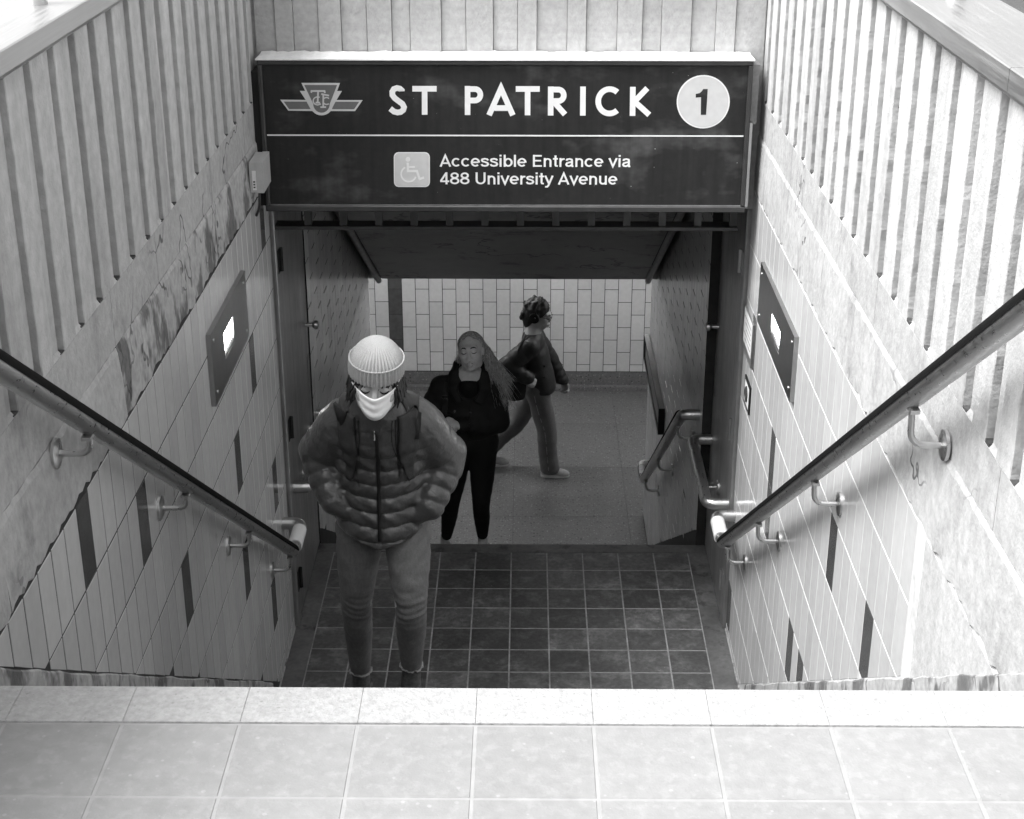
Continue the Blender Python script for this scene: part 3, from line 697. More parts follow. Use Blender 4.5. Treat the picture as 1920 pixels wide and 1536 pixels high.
bd = thing('display_board', (.96, 10.75, -4.515), 'long black framed board on the wall over the lower handrail', 'board')
put('panel', MB().box(.947, .9775, 10.03, 11.45, -4.50, -4.335), M['mid_vinyl'], bd)
for (y0, y1, z0, z1) in ((10.0, 11.48, -4.335, -4.318), (10.0, 11.48, -4.517, -4.50), (10.0, 10.03, -4.4998, -4.3352), (11.45, 11.48, -4.4998, -4.3352)):
    put('frame_bar', MB().box(.935, .978, y0, y1, z0, z1), M['black'], bd)

# ------------------------------------------------------------------ guard rails on the copings
for sg, xp, ys_, lab in ((-1, -1.283, (2.0, 4.133, 6.2), 'tubular guard rail standing on the left steel coping'), (1, 1.145, (2.1, 4.255, 6.3), 'tubular guard rail standing on the right steel coping')):
    gd = thing('guard_rail', (xp, 4.2, -.638), lab, 'railing')
    for y in ys_:
        p_ = put('post', MB().tube([(xp, y, -.6378), (xp, y, -.05)], .026, 24), M['steel_rail'], gd, True)
        put('collar', MB().tube([(xp, y, -.6378), (xp, y, -.630)], .029, 24), M['steel_rail'], p_, True)
    put('top_rail', MB().tube([(xp, 1.7, -.03), (xp, 7.0, -.03)], .024, 16), M['steel_rail'], gd, True)

# ------------------------------------------------------------------ people: smooth bodies and clothes grown from distance fields
M['skin'] = mat('skin', .40, .6, noise=((30, .05), (120, .05)))
M['skin_pale'] = mat('pale_skin', .84, .55, noise=((30, .05), (120, .05)))
M['skin_dim'] = mat('skin_darker', .34, .5, noise=((30, .06),))
M['hair_dark'] = mat('dark_hair', .012, .6, noise=((60, .4),), streak=(160, 12, .5))
M['hair_fair'] = mat('fair_hair', .50, .55, noise=((60, .3),), streak=(150, 8, .55))
M['knit'] = mat('pale_knit', .38, .95, noise=((40, .05), (260, .10)), bump=((300, .8),))
M['mask'] = mat('white_mask', .88, .8, noise=((20, .03),))
M['puffer'] = mat('grey_puffer_nylon', .056, .33, noise=((8, .12), (60, .08)), bump=((26, 1.6), (75, .8)), spec=.65)
M['strap'] = mat('dark_webbing', .028, .8, noise=((50, .2),), bump=((200, .5),))
M['denim'] = mat('grey_denim', .135, .9, noise=((5, .22), (70, .10), (260, .12)), streak=(120, 20, .10), bump=((18, .8), (250, .4)))
M['denim_pale'] = mat('faded_wide_denim', .135, .9, noise=((5, .2), (90, .12)), bump=((14, .8), (250, .4)))
M['seam'] = mat('pale_frayed_thread', .32, .9, noise=((60, .3),))
M['black_cloth'] = mat('black_jacket_cloth', .014, .75, noise=((14, .25),), bump=((12, 1.0), (60, .4)))
M['legging'] = mat('black_leggings', .004, .8, noise=((20, .3),))
M['leather'] = mat('dark_leather', .018, .55, noise=((10, .35), (60, .2)), bump=((26, 1.0), (90, .4)), spec=.4)
M['bag'] = mat('black_bag_cloth', .010, .8, noise=((20, .2),), bump=((16, .8),))
M['sole'] = mat('white_rubber', .78, .6, noise=((30, .06),))
M['canvas'] = mat('grey_canvas_shoe', .40, .85, noise=((40, .12),))
M['shoe_dark'] = mat('dark_sneaker', .02, .45, noise=((40, .3),))
M['sock'] = mat('grey_sock', .10, .9, noise=((90, .3),))
M['lip'] = mat('lips', .15, .6, spec=.2); M['brow'] = mat('brow_hair', .025, .8); M['lash'] = mat('lash', .012, .8, spec=.1)
M['zip'] = mat('dark_zip', .02, .4, .5); M['chrome'] = mat('bright_metal', .7, .2, 1.0)
M['dots'] = mat('dotted_backpack', .05, .8, specks=((38, .42, 12),))

class Field:
    """union of soft primitives; every primitive is a callable P(n,3) -> distance"""
    def __init__(s): s.p = []
    def add(s, f, k=.01, sub=False): s.p.append((f, k, sub)); return s
    def __call__(s, P):
        d = None
        for f, k, sub in s.p:
            bb = getattr(f, 'bb', None)
            if bb is not None and not sub:
                m = ((P > bb[0] - .075) & (P < bb[1] + .075)).all(1)
                if d is None: d = np.full(len(P), .5)
                if not m.any(): continue
                e = f(P[m]); q = d[m]; h = np.clip(.5 + .5 * (q - e) / k, 0, 1); d[m] = q * (1 - h) + e * h - k * h * (1 - h)
                continue
            e = f(P)
            if d is None: d = e; continue
            if sub:
                e = -e; h = np.clip(.5 + .5 * (e - d) / k, 0, 1); d = d * (1 - h) + e * h + k * h * (1 - h)
            else:
                h = np.clip(.5 + .5 * (d - e) / k, 0, 1); d = d * (1 - h) + e * h - k * h * (1 - h)
        return d
def ell(c, r, axes=None):
    c = np.array(c, float); r = np.array(r, float); A = np.array(axes, float) if axes is not None else None
    def f(P):
        q = P - c
        if A is not None: q = q @ A.T
        k0 = np.sqrt(((q / r) ** 2).sum(1)); k1 = np.sqrt(((q / r ** 2) ** 2).sum(1)) + 1e-9
        return k0 * (k0 - 1) / k1
    f.bb = (c - r.max(), c + r.max()); return f
def chain(pts, rad, side=(1, 0, 0), puff=None, k=.02, wr=None, dense=0):
    """tapered limb; rad is a list of r or (r_side, r_front); puff = (pitch, depth) gives quilted baffles along it"""
    pts = np.array(pts, float); rad = [(q, q) if not isinstance(q, (tuple, list)) else q for q in rad]; rad = np.array(rad, float)
    if dense: both = interp(np.concatenate([pts, rad], 1), dense); pts, rad = both[:, :3], both[:, 3:]; k = .004
    S = np.array(side, float); seg = pts[1:] - pts[:-1]; L = np.linalg.norm(seg, axis=1); cum = np.concatenate([[0], np.cumsum(L)])
    def f(P):
        out = None
        for i in range(len(seg)):
            a = seg[i] / L[i]; q = P - pts[i]; h = q @ a; t = np.clip(h / L[i], 0, 1)
            r = rad[i] * (1 - t[:, None]) + rad[i + 1] * t[:, None]
            s_ = S - a * S.dot(a); s_ /= np.linalg.norm(s_); g_ = np.cross(a, s_)
            if puff is not None:
                u = (cum[i] + np.clip(h, 0, L[i])) / puff[0]; b = np.abs(np.sin(np.pi * u)) ** .42; r = r - (puff[1] * (1 - b))[:, None]
            if wr is not None:
                u = (cum[i] + np.clip(h, 0, L[i])); r = r + (wr[1] * np.sin(u * wr[0] + 3 * np.sin(u * 9)) )[:, None]
            o = q - np.outer(t * L[i], a); x = o @ s_; y = o @ g_; z = o @ a; m = r.min(1)
            d = (np.sqrt((x / r[:, 0]) ** 2 + (y / r[:, 1]) ** 2 + (z / m) ** 2) - 1) * m
            if out is None: out = d
            else:
                hh = np.clip(.5 + .5 * (out - d) / k, 0, 1); out = out * (1 - hh) + d * hh - k * hh * (1 - hh)
        return out
    f.bb = (pts.min(0) - rad.max(), pts.max(0) + rad.max()); return f
def halfspace(n_, c):
    n_ = np.array(n_, float); return lambda P: P @ n_ - c
def inter(f, g_): return lambda P: np.maximum(f(P), g_(P))
def grow(F, lo, hi, h):
    """surface nets on a sparse grid"""
    lo = np.array(lo, float); hi = np.array(hi, float); C = 4
    nc = np.ceil((hi - lo) / (h * C)).astype(int) + 1
    cx = [lo[i] + h * C * (np.arange(nc[i]) + .5 - .5 / C) for i in range(3)]
    G = np.stack(np.meshgrid(*cx, indexing='ij'), -1).reshape(-1, 3)
    dc = np.empty(len(G))
    for a in range(0, len(G), 200000): dc[a:a + 200000] = F(G[a:a + 200000])
    dc = dc.reshape(nc); near = np.abs(dc) < h * C * 1.9
    V = np.repeat(np.repeat(np.repeat(dc, C, 0), C, 1), C, 2).astype(np.float32)
    N = np.repeat(np.repeat(np.repeat(near, C, 0), C, 1), C, 2)
    I = np.argwhere(N); Pq = lo + I * h; d = np.empty(len(Pq), np.float32)
    for a in range(0, len(Pq), 200000): d[a:a + 200000] = F(Pq[a:a + 200000])
    V[N] = d
    Sg = V < 0
    n0, n1, n2 = [q - 1 for q in V.shape]
    cnt = np.zeros((n0, n1, n2), np.int8)
    offs = [(i, j, k) for i in (0, 1) for j in (0, 1) for k in (0, 1)]
    for o in offs: cnt += Sg[o[0]:o[0] + n0, o[1]:o[1] + n1, o[2]:o[2] + n2]
    act = (cnt > 0) & (cnt < 8); A = np.argwhere(act); idx = np.full((n0, n1, n2), -1, np.int64); idx[act] = np.arange(len(A))
    acc = np.zeros((len(A), 3)); num = np.zeros(len(A))
    for o in offs:
        for ax in range(3):
            if o[ax]: continue
            p = list(o); p[ax] = 1
            va = V[A[:, 0] + o[0], A[:, 1] + o[1], A[:, 2] + o[2]].astype(float); vb = V[A[:, 0] + p[0], A[:, 1] + p[1], A[:, 2] + p[2]].astype(float)
            c = (va < 0) != (vb < 0); t = np.where(c, va / np.where(c, va - vb, 1), 0)
            q = np.array(o, float)[None, :].repeat(len(A), 0); q[:, ax] += t
            acc[c] += q[c]; num[c] += 1
    verts = lo + (A + acc / np.maximum(num, 1)[:, None]) * h
    faces = []
    for ax in range(3):
        b, c = [(1, 2), (2, 0), (0, 1)][ax]
        sl0 = [slice(None)] * 3; sl1 = [slice(None)] * 3; sl0[ax] = slice(0, -1); sl1[ax] = slice(1, None)
        E = np.argwhere(Sg[tuple(sl0)] != Sg[tuple(sl1)])
        E = E[(E[:, b] > 0) & (E[:, c] > 0) & (E[:, b] < [n0, n1, n2][b]) & (E[:, c] < [n0, n1, n2][c])]
        if not len(E): continue
        ins = Sg[E[:, 0], E[:, 1], E[:, 2]]
        def cell(db, dc_):
            q = E.copy(); q[:, b] -= db; q[:, c] -= dc_; return idx[q[:, 0], q[:, 1], q[:, 2]]
        Q = np.stack([cell(1, 1), cell(0, 1), cell(0, 0), cell(1, 0)], 1)
        Q[~ins] = Q[~ins][:, ::-1]; Q = Q[(Q >= 0).all(1)]; faces.append(Q)
    return verts, np.concatenate(faces)
def sdf_mesh(name, F, lo, hi, h, m, parent, smooth_it=0):
    v, f = grow(F, lo, hi, h); org = (np.array(lo) + np.array(hi)) / 2
    me = bpy.data.meshes.new(name); me.vertices.add(len(v)); me.vertices.foreach_set('co', (v - org).ravel())
    me.loops.add(f.size); me.loops.foreach_set('vertex_index', f.ravel().astype(np.int32))
    me.polygons.add(len(f)); me.polygons.foreach_set('loop_start', np.arange(0, f.size, 4, dtype=np.int32)); me.update(calc_edges=True); me.validate()
    me.shade_smooth()
    return link(name, me, m, parent, org)
def cloth(name, verts, faces, m, parent, th=.003):
    """an open sheet given thickness"""
    v = np.array(verts); o = MB()
    me = bpy.data.meshes.new(name); org = v.mean(0); me.from_pydata([tuple(q) for q in (v - org)], [], faces); me.update(); me.shade_smooth()
    ob = link(name, me, m, parent, org); md = ob.modifiers.new('thickness', 'SOLIDIFY'); md.thickness = th; md.offset = 1.0
    return ob
def project(F, xz, d, y0, y1, n=140):
    """first surface met along direction d from the points xz given as (origin points)"""
    P = np.array(xz, float); ts = np.linspace(y0, y1, n); D = np.array(d, float)
    best = np.full(len(P), np.nan); prev = F(P + D * ts[0])
    for a, b in zip(ts[:-1], ts[1:]):
        cur = F(P + D * b); hit = (prev > 0) & (cur <= 0) & np.isnan(best)
        best[hit] = (a + (b - a) * prev[hit] / (prev[hit] - cur[hit])); prev = cur
    good = ~np.isnan(best)
    if not good.all() and good.any(): best[~good] = np.interp(np.where(~good)[0], np.where(good)[0], best[good])
    return P + np.outer(best, D)
def band(name, F, centre, width, d, off, m, parent, y0, y1, nu=5, th=.004, wdir=None):
    """a strap laid on a field: centre line points (any depth), projected along d"""
    c = np.array(centre, float); D = np.array(d, float); rows = []
    for i in range(len(c)):
        t = c[min(i + 1, len(c) - 1)] - c[max(i - 1, 0)]; s_ = np.cross(t, D) if wdir is None else np.array(wdir, float); s_ /= np.linalg.norm(s_)
        w = width[i] if isinstance(width, (list, tuple)) else width
        rows.append([c[i] + s_ * w * (j / (nu - 1) - .5) for j in range(nu)])
    g_ = np.array(rows).reshape(-1, 3); g_ = project(F, g_, D, y0, y1) - D * off
    fs = [(i * nu + j, i * nu + j + 1, (i + 1) * nu + j + 1, (i + 1) * nu + j) for i in range(len(c) - 1) for j in range(nu - 1)]
    return cloth(name, g_, fs, m, parent, th)
def interp(pts, n):
    p = np.array(pts, float); t = np.linspace(0, len(p) - 1, n); out = []
    for q in t:
        i = min(int(q), len(p) - 2); u = q - i; p0 = p[max(i - 1, 0)]; p1 = p[i]; p2 = p[i + 1]; p3 = p[min(i + 2, len(p) - 1)]
        out.append(.5 * ((2 * p1) + (-p0 + p2) * u + (2 * p0 - 5 * p1 + 4 * p2 - p3) * u * u + (-p0 + 3 * p1 - 3 * p2 + p3) * u ** 3))
    return np.array(out)
class Head:
    """head frame: X to the person's left-in-picture, Y out of the face, Z up"""
    def __init__(s, c, yaw, pitch, roll=0., sc=1.0):
        s.M = (Matrix.Rotation(yaw, 3, 'Z') @ Matrix.Rotation(-pitch, 3, 'X') @ Matrix.Rotation(roll, 3, 'Y')); s.A = np.array(s.M) * 1.0; s.c = np.array(c, float); s.sc = sc
    def w(s, p): return s.c + s.sc * (np.array(p, float) @ s.A.T)
    def l(s, P): return (P - s.c) @ s.A / s.sc
    def wrap(s, f): return lambda P: f(s.l(P)) * s.sc
def head_field(H):
    f = Field()
    f.add(ell((0, -.012, .032), (.073, .093, .084)))
    f.add(ell((0, .020, -.040), (.056, .070, .076)), .035)
    f.add(ell((0, .064, -.098), (.022, .019, .017)), .03)
    for q in (-1, 1):
        f.add(ell((q * .034, .058, -.028), (.026, .026, .026)), .03)
        f.add(ell((q * .044, .01, -.075), (.016, .03, .026)), .03)
    f.add(chain([(-.042, .074, .030), (0, .086, .027), (.042, .074, .030)], [.010, .011, .010]), .02)
    for q in (-1, 1):
        f.add(ell((q * .031, .098, .006), (.017, .016, .011)), .012, True)
        f.add(ell((q * .031, .077, .004), (.0145, .0135, .0125)), .004)
    f.add(chain([(0, .086, .016), (0, .104, -.026)], [.007, .0115]), .010)
    for q in (-1, 1): f.add(ell((q * .011, .094, -.032), (.008, .011, .008)), .006)
    f.add(ell((0, .086, -.068), (.024, .014, .016)), .012)
    f.add(chain([(-.021, .089, -.067), (0, .100, -.0625), (.021, .089, -.067)], [.003, .0062, .003]), .004)
    f.add(chain([(-.019, .089, -.074), (0, .098, -.078), (.019, .089, -.074)], [.003, .0072, .003]), .004)
    for q in (-1, 1): f.add(ell((q * .074, -.004, -.006), (.009, .019, .030)), .008)
    w_ = H.wrap(f); w_.bb = (H.c - .16, H.c + .16); return w_
def face_parts(H, body, open_mouth=False, brow='brow', brows=True):
    """brows, lash lines and lips as small parts set on the skin"""
    for q in (-1, 1):
        pts = [H.w((q * x, y, z)) for x, y, z in ((.013, .0955, .027), (.023, .0945, .0325), (.036, .0890, .033), (.047, .080, .026))]
        if brows: put('eyebrow', MB().tube(pts, [.0024, .0042, .0040, .0016], 8), M[brow], body, True)
        pts = [H.w((q * x, y, z)) for x, y, z in ((.0165, .0855, .001), (.024, .0908, -.003), (.031, .0918, -.004), (.039, .0895, -.0025), (.0465, .083, .002))]
        put('lash_line', MB().tube(pts, [.0012, .0024, .0027, .0026, .0013], 6), M['lash'], body, True)
    up_ = [H.w(p) for p in ((-.0225, .0895, -.0675), (-.012, .0985, -.0630), (0, .1035, -.0640), (.012, .0985, -.0630), (.0225, .0895, -.0675))]
    put('upper_lip', MB().tube(up_, [.001, .0038, .0042, .0038, .001], 8), M['lip'], body, True)
    lo_ = [H.w(p) for p in ((-.0205, .0895, -.0735), (-.011, .0975, -.0775), (0, .1015, -.0795), (.011, .0975, -.0775), (.0205, .0895, -.0735))]
    put('lower_lip', MB().tube(lo_, [.001, .0042, .0052, .0042, .001], 8), M['lip'], body, True)
    md = [H.w(p) for p in ((-.019, .0935, -.0705), (0, .1050, -.0710), (.019, .0935, -.0705))]
    put('mouth_line', MB().tube(md, [.0008, .0028 if open_mouth else .0014, .0008], 6), M['lash'], body, True)
def hand_field(f, wrist, knuckle, curl, side, scale=1.0):
    """palm and five bent fingers: wrist and knuckle are points, curl the direction fingers bend to, side the thumb side"""
    w = np.array(wrist, float); k = np.array(knuckle, float); d = (k - w) / np.linalg.norm(k - w); c = np.array(curl, float); c -= d * c.dot(d); c /= np.linalg.norm(c)
    s_ = np.array(side, float); s_ -= d * s_.dot(d) + c * s_.dot(c); s_ /= np.linalg.norm(s_); S = scale
    f.add(chain([w, k], [(.026 * S, .016 * S), (.036 * S, .013 * S)], side=s_), .012)
    for i, (o, ln) in enumerate(((.028, .068), (.010, .076), (-.008, .071), (-.025, .056))):
        b = k + s_ * o * S; j1 = b + (d * .75 + c * .45) * ln * .45 * S; j2 = j1 + (d * .15 + c * .95) * ln * .32 * S; j3 = j2 + (-d * .5 + c * .6) * ln * .25 * S
        f.add(chain([b - d * .01, j1, j2, j3], [.0092 * S, .0085 * S, .008 * S, .007 * S]), .004)
    b = w + d * .03 * S + s_ * .022 * S; j1 = b + (d * .5 + s_ * .7 + c * .3) * .032 * S; j2 = j1 + (d * .8 + c * .45) * .03 * S
    f.add(chain([b, j1, j2], [.013 * S, .0105 * S, .0085 * S]), .006)
def shoe(root_parent, ankle, toe_dir, sole_z, L, mu, ms, upper_h=.085, laces=True):
    """a low shoe: upper, sole and laces; toe_dir in the ground plane; heel under the ankle"""
    t = np.array([toe_dir[0], toe_dir[1], 0.]); t /= np.linalg.norm(t); s_ = np.array([-t[1], t[0], 0]); A0 = np.array(ankle, float)
    base = np.array([A0[0], A0[1], sole_z])
    P = lambda a, b, c: base + t * a + s_ * b + np.array([0, 0, c])
    f = Field(); f.add(ell(P(-.02, 0, .045), (.038, .042, .05), [s_, t, (0, 0, 1)]))
    f.add(ell(P(.06, 0, .04), (.037, .09, .042), [s_, t, (0, 0, 1)]), .03); f.add(ell(P(L - .115, 0, .03), (.042, .058, .032), [s_, t, (0, 0, 1)]), .03)
    f.add(chain([P(.0, 0, .06), P(-.005, 0, upper_h + .02)], [(.038, .045), (.036, .042)], side=s_), .02)
    g_ = lambda Q: np.maximum(f(Q), np.maximum(sole_z + .018 - Q[:, 2], Q[:, 2] - sole_z - upper_h))
    c_ = P(.06, 0, 0); e = .24
    u = sdf_mesh('shoe', g_, (c_[0] - e, c_[1] - e, sole_z), (c_[0] + e, c_[1] + e, sole_z + .14), .005, M[mu], root_parent)
    pr = []
    for a in range(0, 360, 15):
        q = R_(a); x = math.cos(q); y = math.sin(q); ln = (L - .06) if x > 0 else .06; wd = .044 if x > 0 else .038
        pr.append((x * ln * (abs(x) ** -.25 if abs(x) > .02 else 1), y * wd))
    b = MB(); b.loft([[P(a, c, 0.001) for a, c in pr], [P(a * 1.01, c * 1.02, .014) for a, c in pr], [P(a, c, .026) for a, c in pr]]); put('sole', b, M[ms], u, True)
    if laces:
        for k_ in range(4):
            a = .045 + .024 * k_; hz = .088 - .30 * (a - .03)
            put('lace', MB().tube([P(a, -.024, hz - .012), P(a, 0, hz), P(a, .024, hz - .012)], .003, 6), M['sole'] if mu == 'canvas' else M['sock'], u, True)
    return u

# ---- person climbing towards the camera: knit hat, mask, quilted jacket, grey jeans
def person_one():
    p = thing('person', (-.51, 4.86, -3.4125), 'person in pale knit hat, white mask and grey puffer jacket climbing the stairs', 'person')
    H = Head((-.486, 4.665, -1.912), math.pi + R_(2), R_(7), R_(-3), .98)
    neck = (-.492, 4.775, -2.07)
    shL, shR = (-.615, 4.82, -2.135), (-.372, 4.82, -2.135); elL, elR = (-.708, 4.880, -2.285), (-.282, 4.880, -2.295)
    wrL, wrR = (-.660, 4.775, -2.415), (-.326, 4.775, -2.43)
    hipL, hipR = (-.578, 4.88, -2.48), (-.418, 4.88, -2.48); knL, knR = (-.610, 4.885, -2.875), (-.398, 4.705, -2.775); anL, anR = (-.622, 5.015, -3.30), (-.412, 4.80, -3.135)
    # skin body, one surface from head to ankles
    f = Field(); f.add(head_field(H)); f.add(chain([H.w((0, -.02, -.06)), neck], [.052, .058]), .03)
    f.add(chain([neck, (-.494, 4.83, -2.22), (-.497, 4.87, -2.45)], [(.10, .075), (.125, .085), (.13, .095)]), .05)
    for s_, e, w in ((shL, elL, wrL), (shR, elR, wrR)): f.add(chain([neck, s_, e, w], [.05, .05, .038, .026]), .03)
    hand_field(f, wrL, (-.605, 4.80, -2.445), (.5, 1, -.3), (1, 0, 0), .85); hand_field(f, wrR, (-.383, 4.80, -2.46), (-.5, 1, -.3), (-1, 0, 0), .85)
    for a, b, c in ((hipL, knL, anL), (hipR, knR, anR)): f.add(chain([a, tuple(np.array(b) + np.array([0, .012, 0])), c], [.055, .030, .020]), .02)
    body = sdf_mesh('body', f, (-.80, 4.52, -3.42), (-.18, 5.18, -1.77), .0055, M['skin'], p)
    face_parts(H, body, brows=False)
    # jeans
    j = Field()
    for a, b, c in ((hipL, knL, anL), (hipR, knR, anR)):
        a2 = (a[0], a[1], a[2] + .03)
        mid = tuple(np.array(b) * .5 + np.array(a) * .5 + np.array([0, -.012, 0])); cal = tuple(np.array(b) * .62 + np.array(c) * .38 + np.array([0, .004, 0]))
        endp = tuple(np.array(c) + (np.array(b) - np.array(c)) * .19)
        j.add(chain([a2, mid, b, cal, endp], [(.088, .092), (.077, .082), (.056, .059), (.052, .055), (.039, .042)], dense=14), .03)
    j.add(ell((-.498, 4.885, -2.47), (.165, .115, .09)), .05)
    def jw(P):
        x, y, z = P[:, 0], P[:, 1], P[:, 2]; kz = np.where(x < -.5, knL[2], knR[2]); g1 = np.exp(-((z - kz + .005) / .065) ** 2); g2 = np.exp(-((z + 2.55) / .06) ** 2); g3 = np.exp(-((z - kz + .40) / .05) ** 2)
        return j(P) + .0017 * g1 * np.sin(230 * z + 26 * x + 2 * np.sin(40 * x)) + .003 * g2 * np.sin(90 * z + 95 * (x + .5) * np.sign(-.5 - x)) + .003 * g3 * np.sin(170 * z + 15 * x) + .0012 * np.sin(60 * x + 3 * np.sin(21 * z)) * np.sin(24 * z)
    jeans = sdf_mesh('jeans', jw, (-.72, 4.54, -3.40), (-.26, 5.16, -2.36), .0050, M['denim'], p)
    for c, b in ((anL, knL), (anR, knR)):
        e = np.array(c) + (np.array(b) - np.array(c)) * .15; n_ = 40; pts = [e + np.array([.040 * math.cos(2 * math.pi * k / n_), .041 * math.sin(2 * math.pi * k / n_), random.uniform(-.007, .005)]) for k in range(n_ + 1)]
        put('frayed_hem', MB().tube(pts, [.0035 + random.uniform(0, .002) for _ in pts], 6), M['seam'], jeans, True)
        pts2 = [np.array(c) + [0, 0, -.05], np.array(c) + [0, 0, .075]]; put('sock', MB().tube(pts2, [.035, .033], 16), M['sock'], p, True)
    for a, b, sx in ((hipL, knL, .066), (hipR, knR, -.064)):
        pts = [np.array(a) * (1 - t) + np.array(b) * t + np.array([sx * (1 - .22 * t), -.028, .0]) for t in np.linspace(.12, 1, 14)]
        put('side_seam', MB().tube(pts, [.0022 + random.uniform(0, .0016) for _ in pts], 6), M['seam'], jeans, True)
    shoe(p, (anL[0], anL[1] + .03, 0), (-.12, -1), -3.4125, .245, 'shoe_dark', 'sole'); shoe(p, (anR[0], anR[1] + .02, 0), (.04, -1), -3.245, .245, 'shoe_dark', 'sole')
    # quilted jacket
    k = Field()
    torso = chain([(-.492, 4.765, -2.075), (-.493, 4.805, -2.17), (-.495, 4.835, -2.30), (-.497, 4.845, -2.42), (-.497, 4.838, -2.535)], [(.118, .098), (.150, .125), (.152, .130), (.158, .134), (.166, .142)], puff=None)
    def quilt(P):
        d = torso(P); u = (-P[:, 2] - 2.105 - .28 * np.abs(P[:, 0] + .494) * 0 + .10 * np.abs(P[:, 0] + .494) - .0) / .0545
        b = np.abs(np.sin(np.pi * u)) ** .40; zipd = np.clip(np.abs(P[:, 0] + .492) / .016, 0, 1)
        crease = .0020 * np.sin(P[:, 0] * 95 + 4 * np.sin(P[:, 2] * 31)) * b
        return d + .0135 * (1 - b) * np.where(P[:, 2] < -2.10, 1, 0) + .006 * (1 - zipd) + crease
    k.add(quilt)
    for s_, e, w in ((shL, elL, wrL), (shR, elR, wrR)):
        top = tuple(np.array(s_) * .62 + np.array(neck) * .38 + np.array([0, .01, -.005]))
        mid = tuple(np.array(s_) * .5 + np.array(e) * .5)
        k.add(chain([top, s_, mid, e, w], [.074, .086, .085, .078, .050], puff=(.052, .013), dense=15), .025)
        k.add(chain([w, tuple(np.array(w) + np.array([(-.494 - w[0]) * .26, -.004, -.030]))], [.044, .034]), .012)
    k.add(chain([(-.490, 4.735, -2.055), (-.492, 4.765, -2.13)], [(.086, .082), (.112, .10)]), .03)
    def crease(P):
        x, y, z = P[:, 0], P[:, 1], P[:, 2]
        return .0014 * np.sin(38 * x + 3 * np.sin(25 * z) + 2) * np.sin(41 * z + 4 * np.sin(20 * x + 9 * y)) + .0012 * np.sin(95 * (x + .5 * z) + 2 * np.sin(33 * y)) * np.sin(70 * y + 50 * z)
    k2 = lambda P: np.maximum(np.maximum(k(P) + crease(P), -(P[:, 2] + 2.566 + .16 * (P[:, 1] - 4.70) - .36 * np.abs(P[:, 0] + .495))), -ell((-.489, 4.715, -1.995), (.066, .064, .085))(P))
    jacket = sdf_mesh('jacket', k2, (-.82, 4.58, -2.62), (-.17, 5.04, -1.98), .0043, M['puffer'], p)
    # a waistband rim, zip and pockets
    D = (0, 1, 0)
    c = interp([(-.492, 4.4, -2.10), (-.493, 4.4, -2.25), (-.496, 4.4, -2.40), (-.497, 4.4, -2.53)], 26)
    band('zip', k2, c, .011, D, .006, M['zip'], jacket, 0, .7, 3, .004)
    put('zip_pull', MB().tube([(-.499, project(k2, [(-.499, 4.3, -2.105)], D, 0, .7)[0][1] - .006, -2.092), (-.500, project(k2, [(-.5, 4.3, -2.14)], D, 0, .7)[0][1] - .006, -2.128)], [.0035, .0048], 8), M['chrome'], jacket, True)
    # straps of the backpack are part of that bag, laid over the jacket
    bk = thing('backpack', (-.50, 5.03, -2.50), 'dark backpack with pale dots worn by the person in the mask', 'backpack')
    g_ = Field(); g_.add(chain([(-.485, 5.015, -2.16), (-.49, 5.035, -2.40)], [(.135, .07), (.14, .085)]))
    sdf_mesh('bag', g_, (-.68, 4.90, -2.60), (-.30, 5.17, -2.03), .008, M['dots'], bk)
    for sx in (-1, 1):
        x0 = -.492 + sx * .098
        over = interp([(x0 + sx * .004, 5.0, -2.06), (x0 + sx * .006, 4.90, -2.00), (x0 + sx * .008, 4.80, -2.0), (x0 + sx * .010, 4.72, -2.03)], 12)
        front = interp([(x0 + sx * .008, 4.35, -2.050), (x0 + sx * .010, 4.35, -2.085), (x0 + sx * .006, 4.35, -2.16), (x0 + sx * .002, 4.35, -2.20), (x0 + sx * .002, 4.35, -2.25), (x0 + sx * .010, 4.35, -2.31)], 26)
        fr = band('shoulder_strap', k2, front, [.058] * 14 + [.056, .053, .050, .046, .042, .038, .034, .030, .026, .022, .02, .02], D, .014, M['strap'], bk, 0, .8, 7, .012)
        topd = interp([(x0 + sx * .010, 4.71, -1.8), (x0 + sx * .010, 4.75, -1.8), (x0 + sx * .008, 4.82, -1.8), (x0 + sx * .004, 4.92, -1.8), (x0, 4.98, -1.8)], 12)
        band('shoulder_strap', k2, topd, .056, (0, 0, -1), .010, M['strap'], bk, 0, .6, 7, .012)
    # hair, hat, mask
    h = Field()
    hs = MB()
    for q in (-1, 1):
        for i in range(46):
            a = random.uniform(-.07, .062); ln = random.uniform(.05, .105) * (1 if a < .03 else .7); sp = random.uniform(.0, .022)
            x0 = q * (.073 - max(0, a) ** 2 * 4.5); st_ = (x0, a, .012 + random.uniform(-.01, .01))
            pts = [H.w(st_), H.w((x0 + q * (.008 + sp * .4), a + .004, st_[2] - ln * .45)), H.w((x0 + q * (.002 + sp), a + random.uniform(-.004, .016), st_[2] - ln * .8)), H.w((x0 + q * (-.004 + sp * 1.5), a + random.uniform(-.008, .018), st_[2] - ln))]
            hs.tube(interp(pts, 7), [.0035, .0045, .0048, .0045, .004, .003, .0012], 6)
    for i in range(22):
        x0 = random.uniform(-.06, .062); ln = random.uniform(.012, .035)
        hs.tube(interp([H.w((x0, .082 - x0 * x0 * 7, .034)), H.w((x0 * 1.06, .090 - x0 * x0 * 7, .028 - ln * .4)), H.w((x0 * 1.12 + .004, .089 - x0 * x0 * 7.4, .03 - ln))], 5), [.003, .0034, .003, .002, .001], 5)
    tag(put('hair', hs, M['hair_dark'], p, True), None, kind='stuff')
    hk = MB()
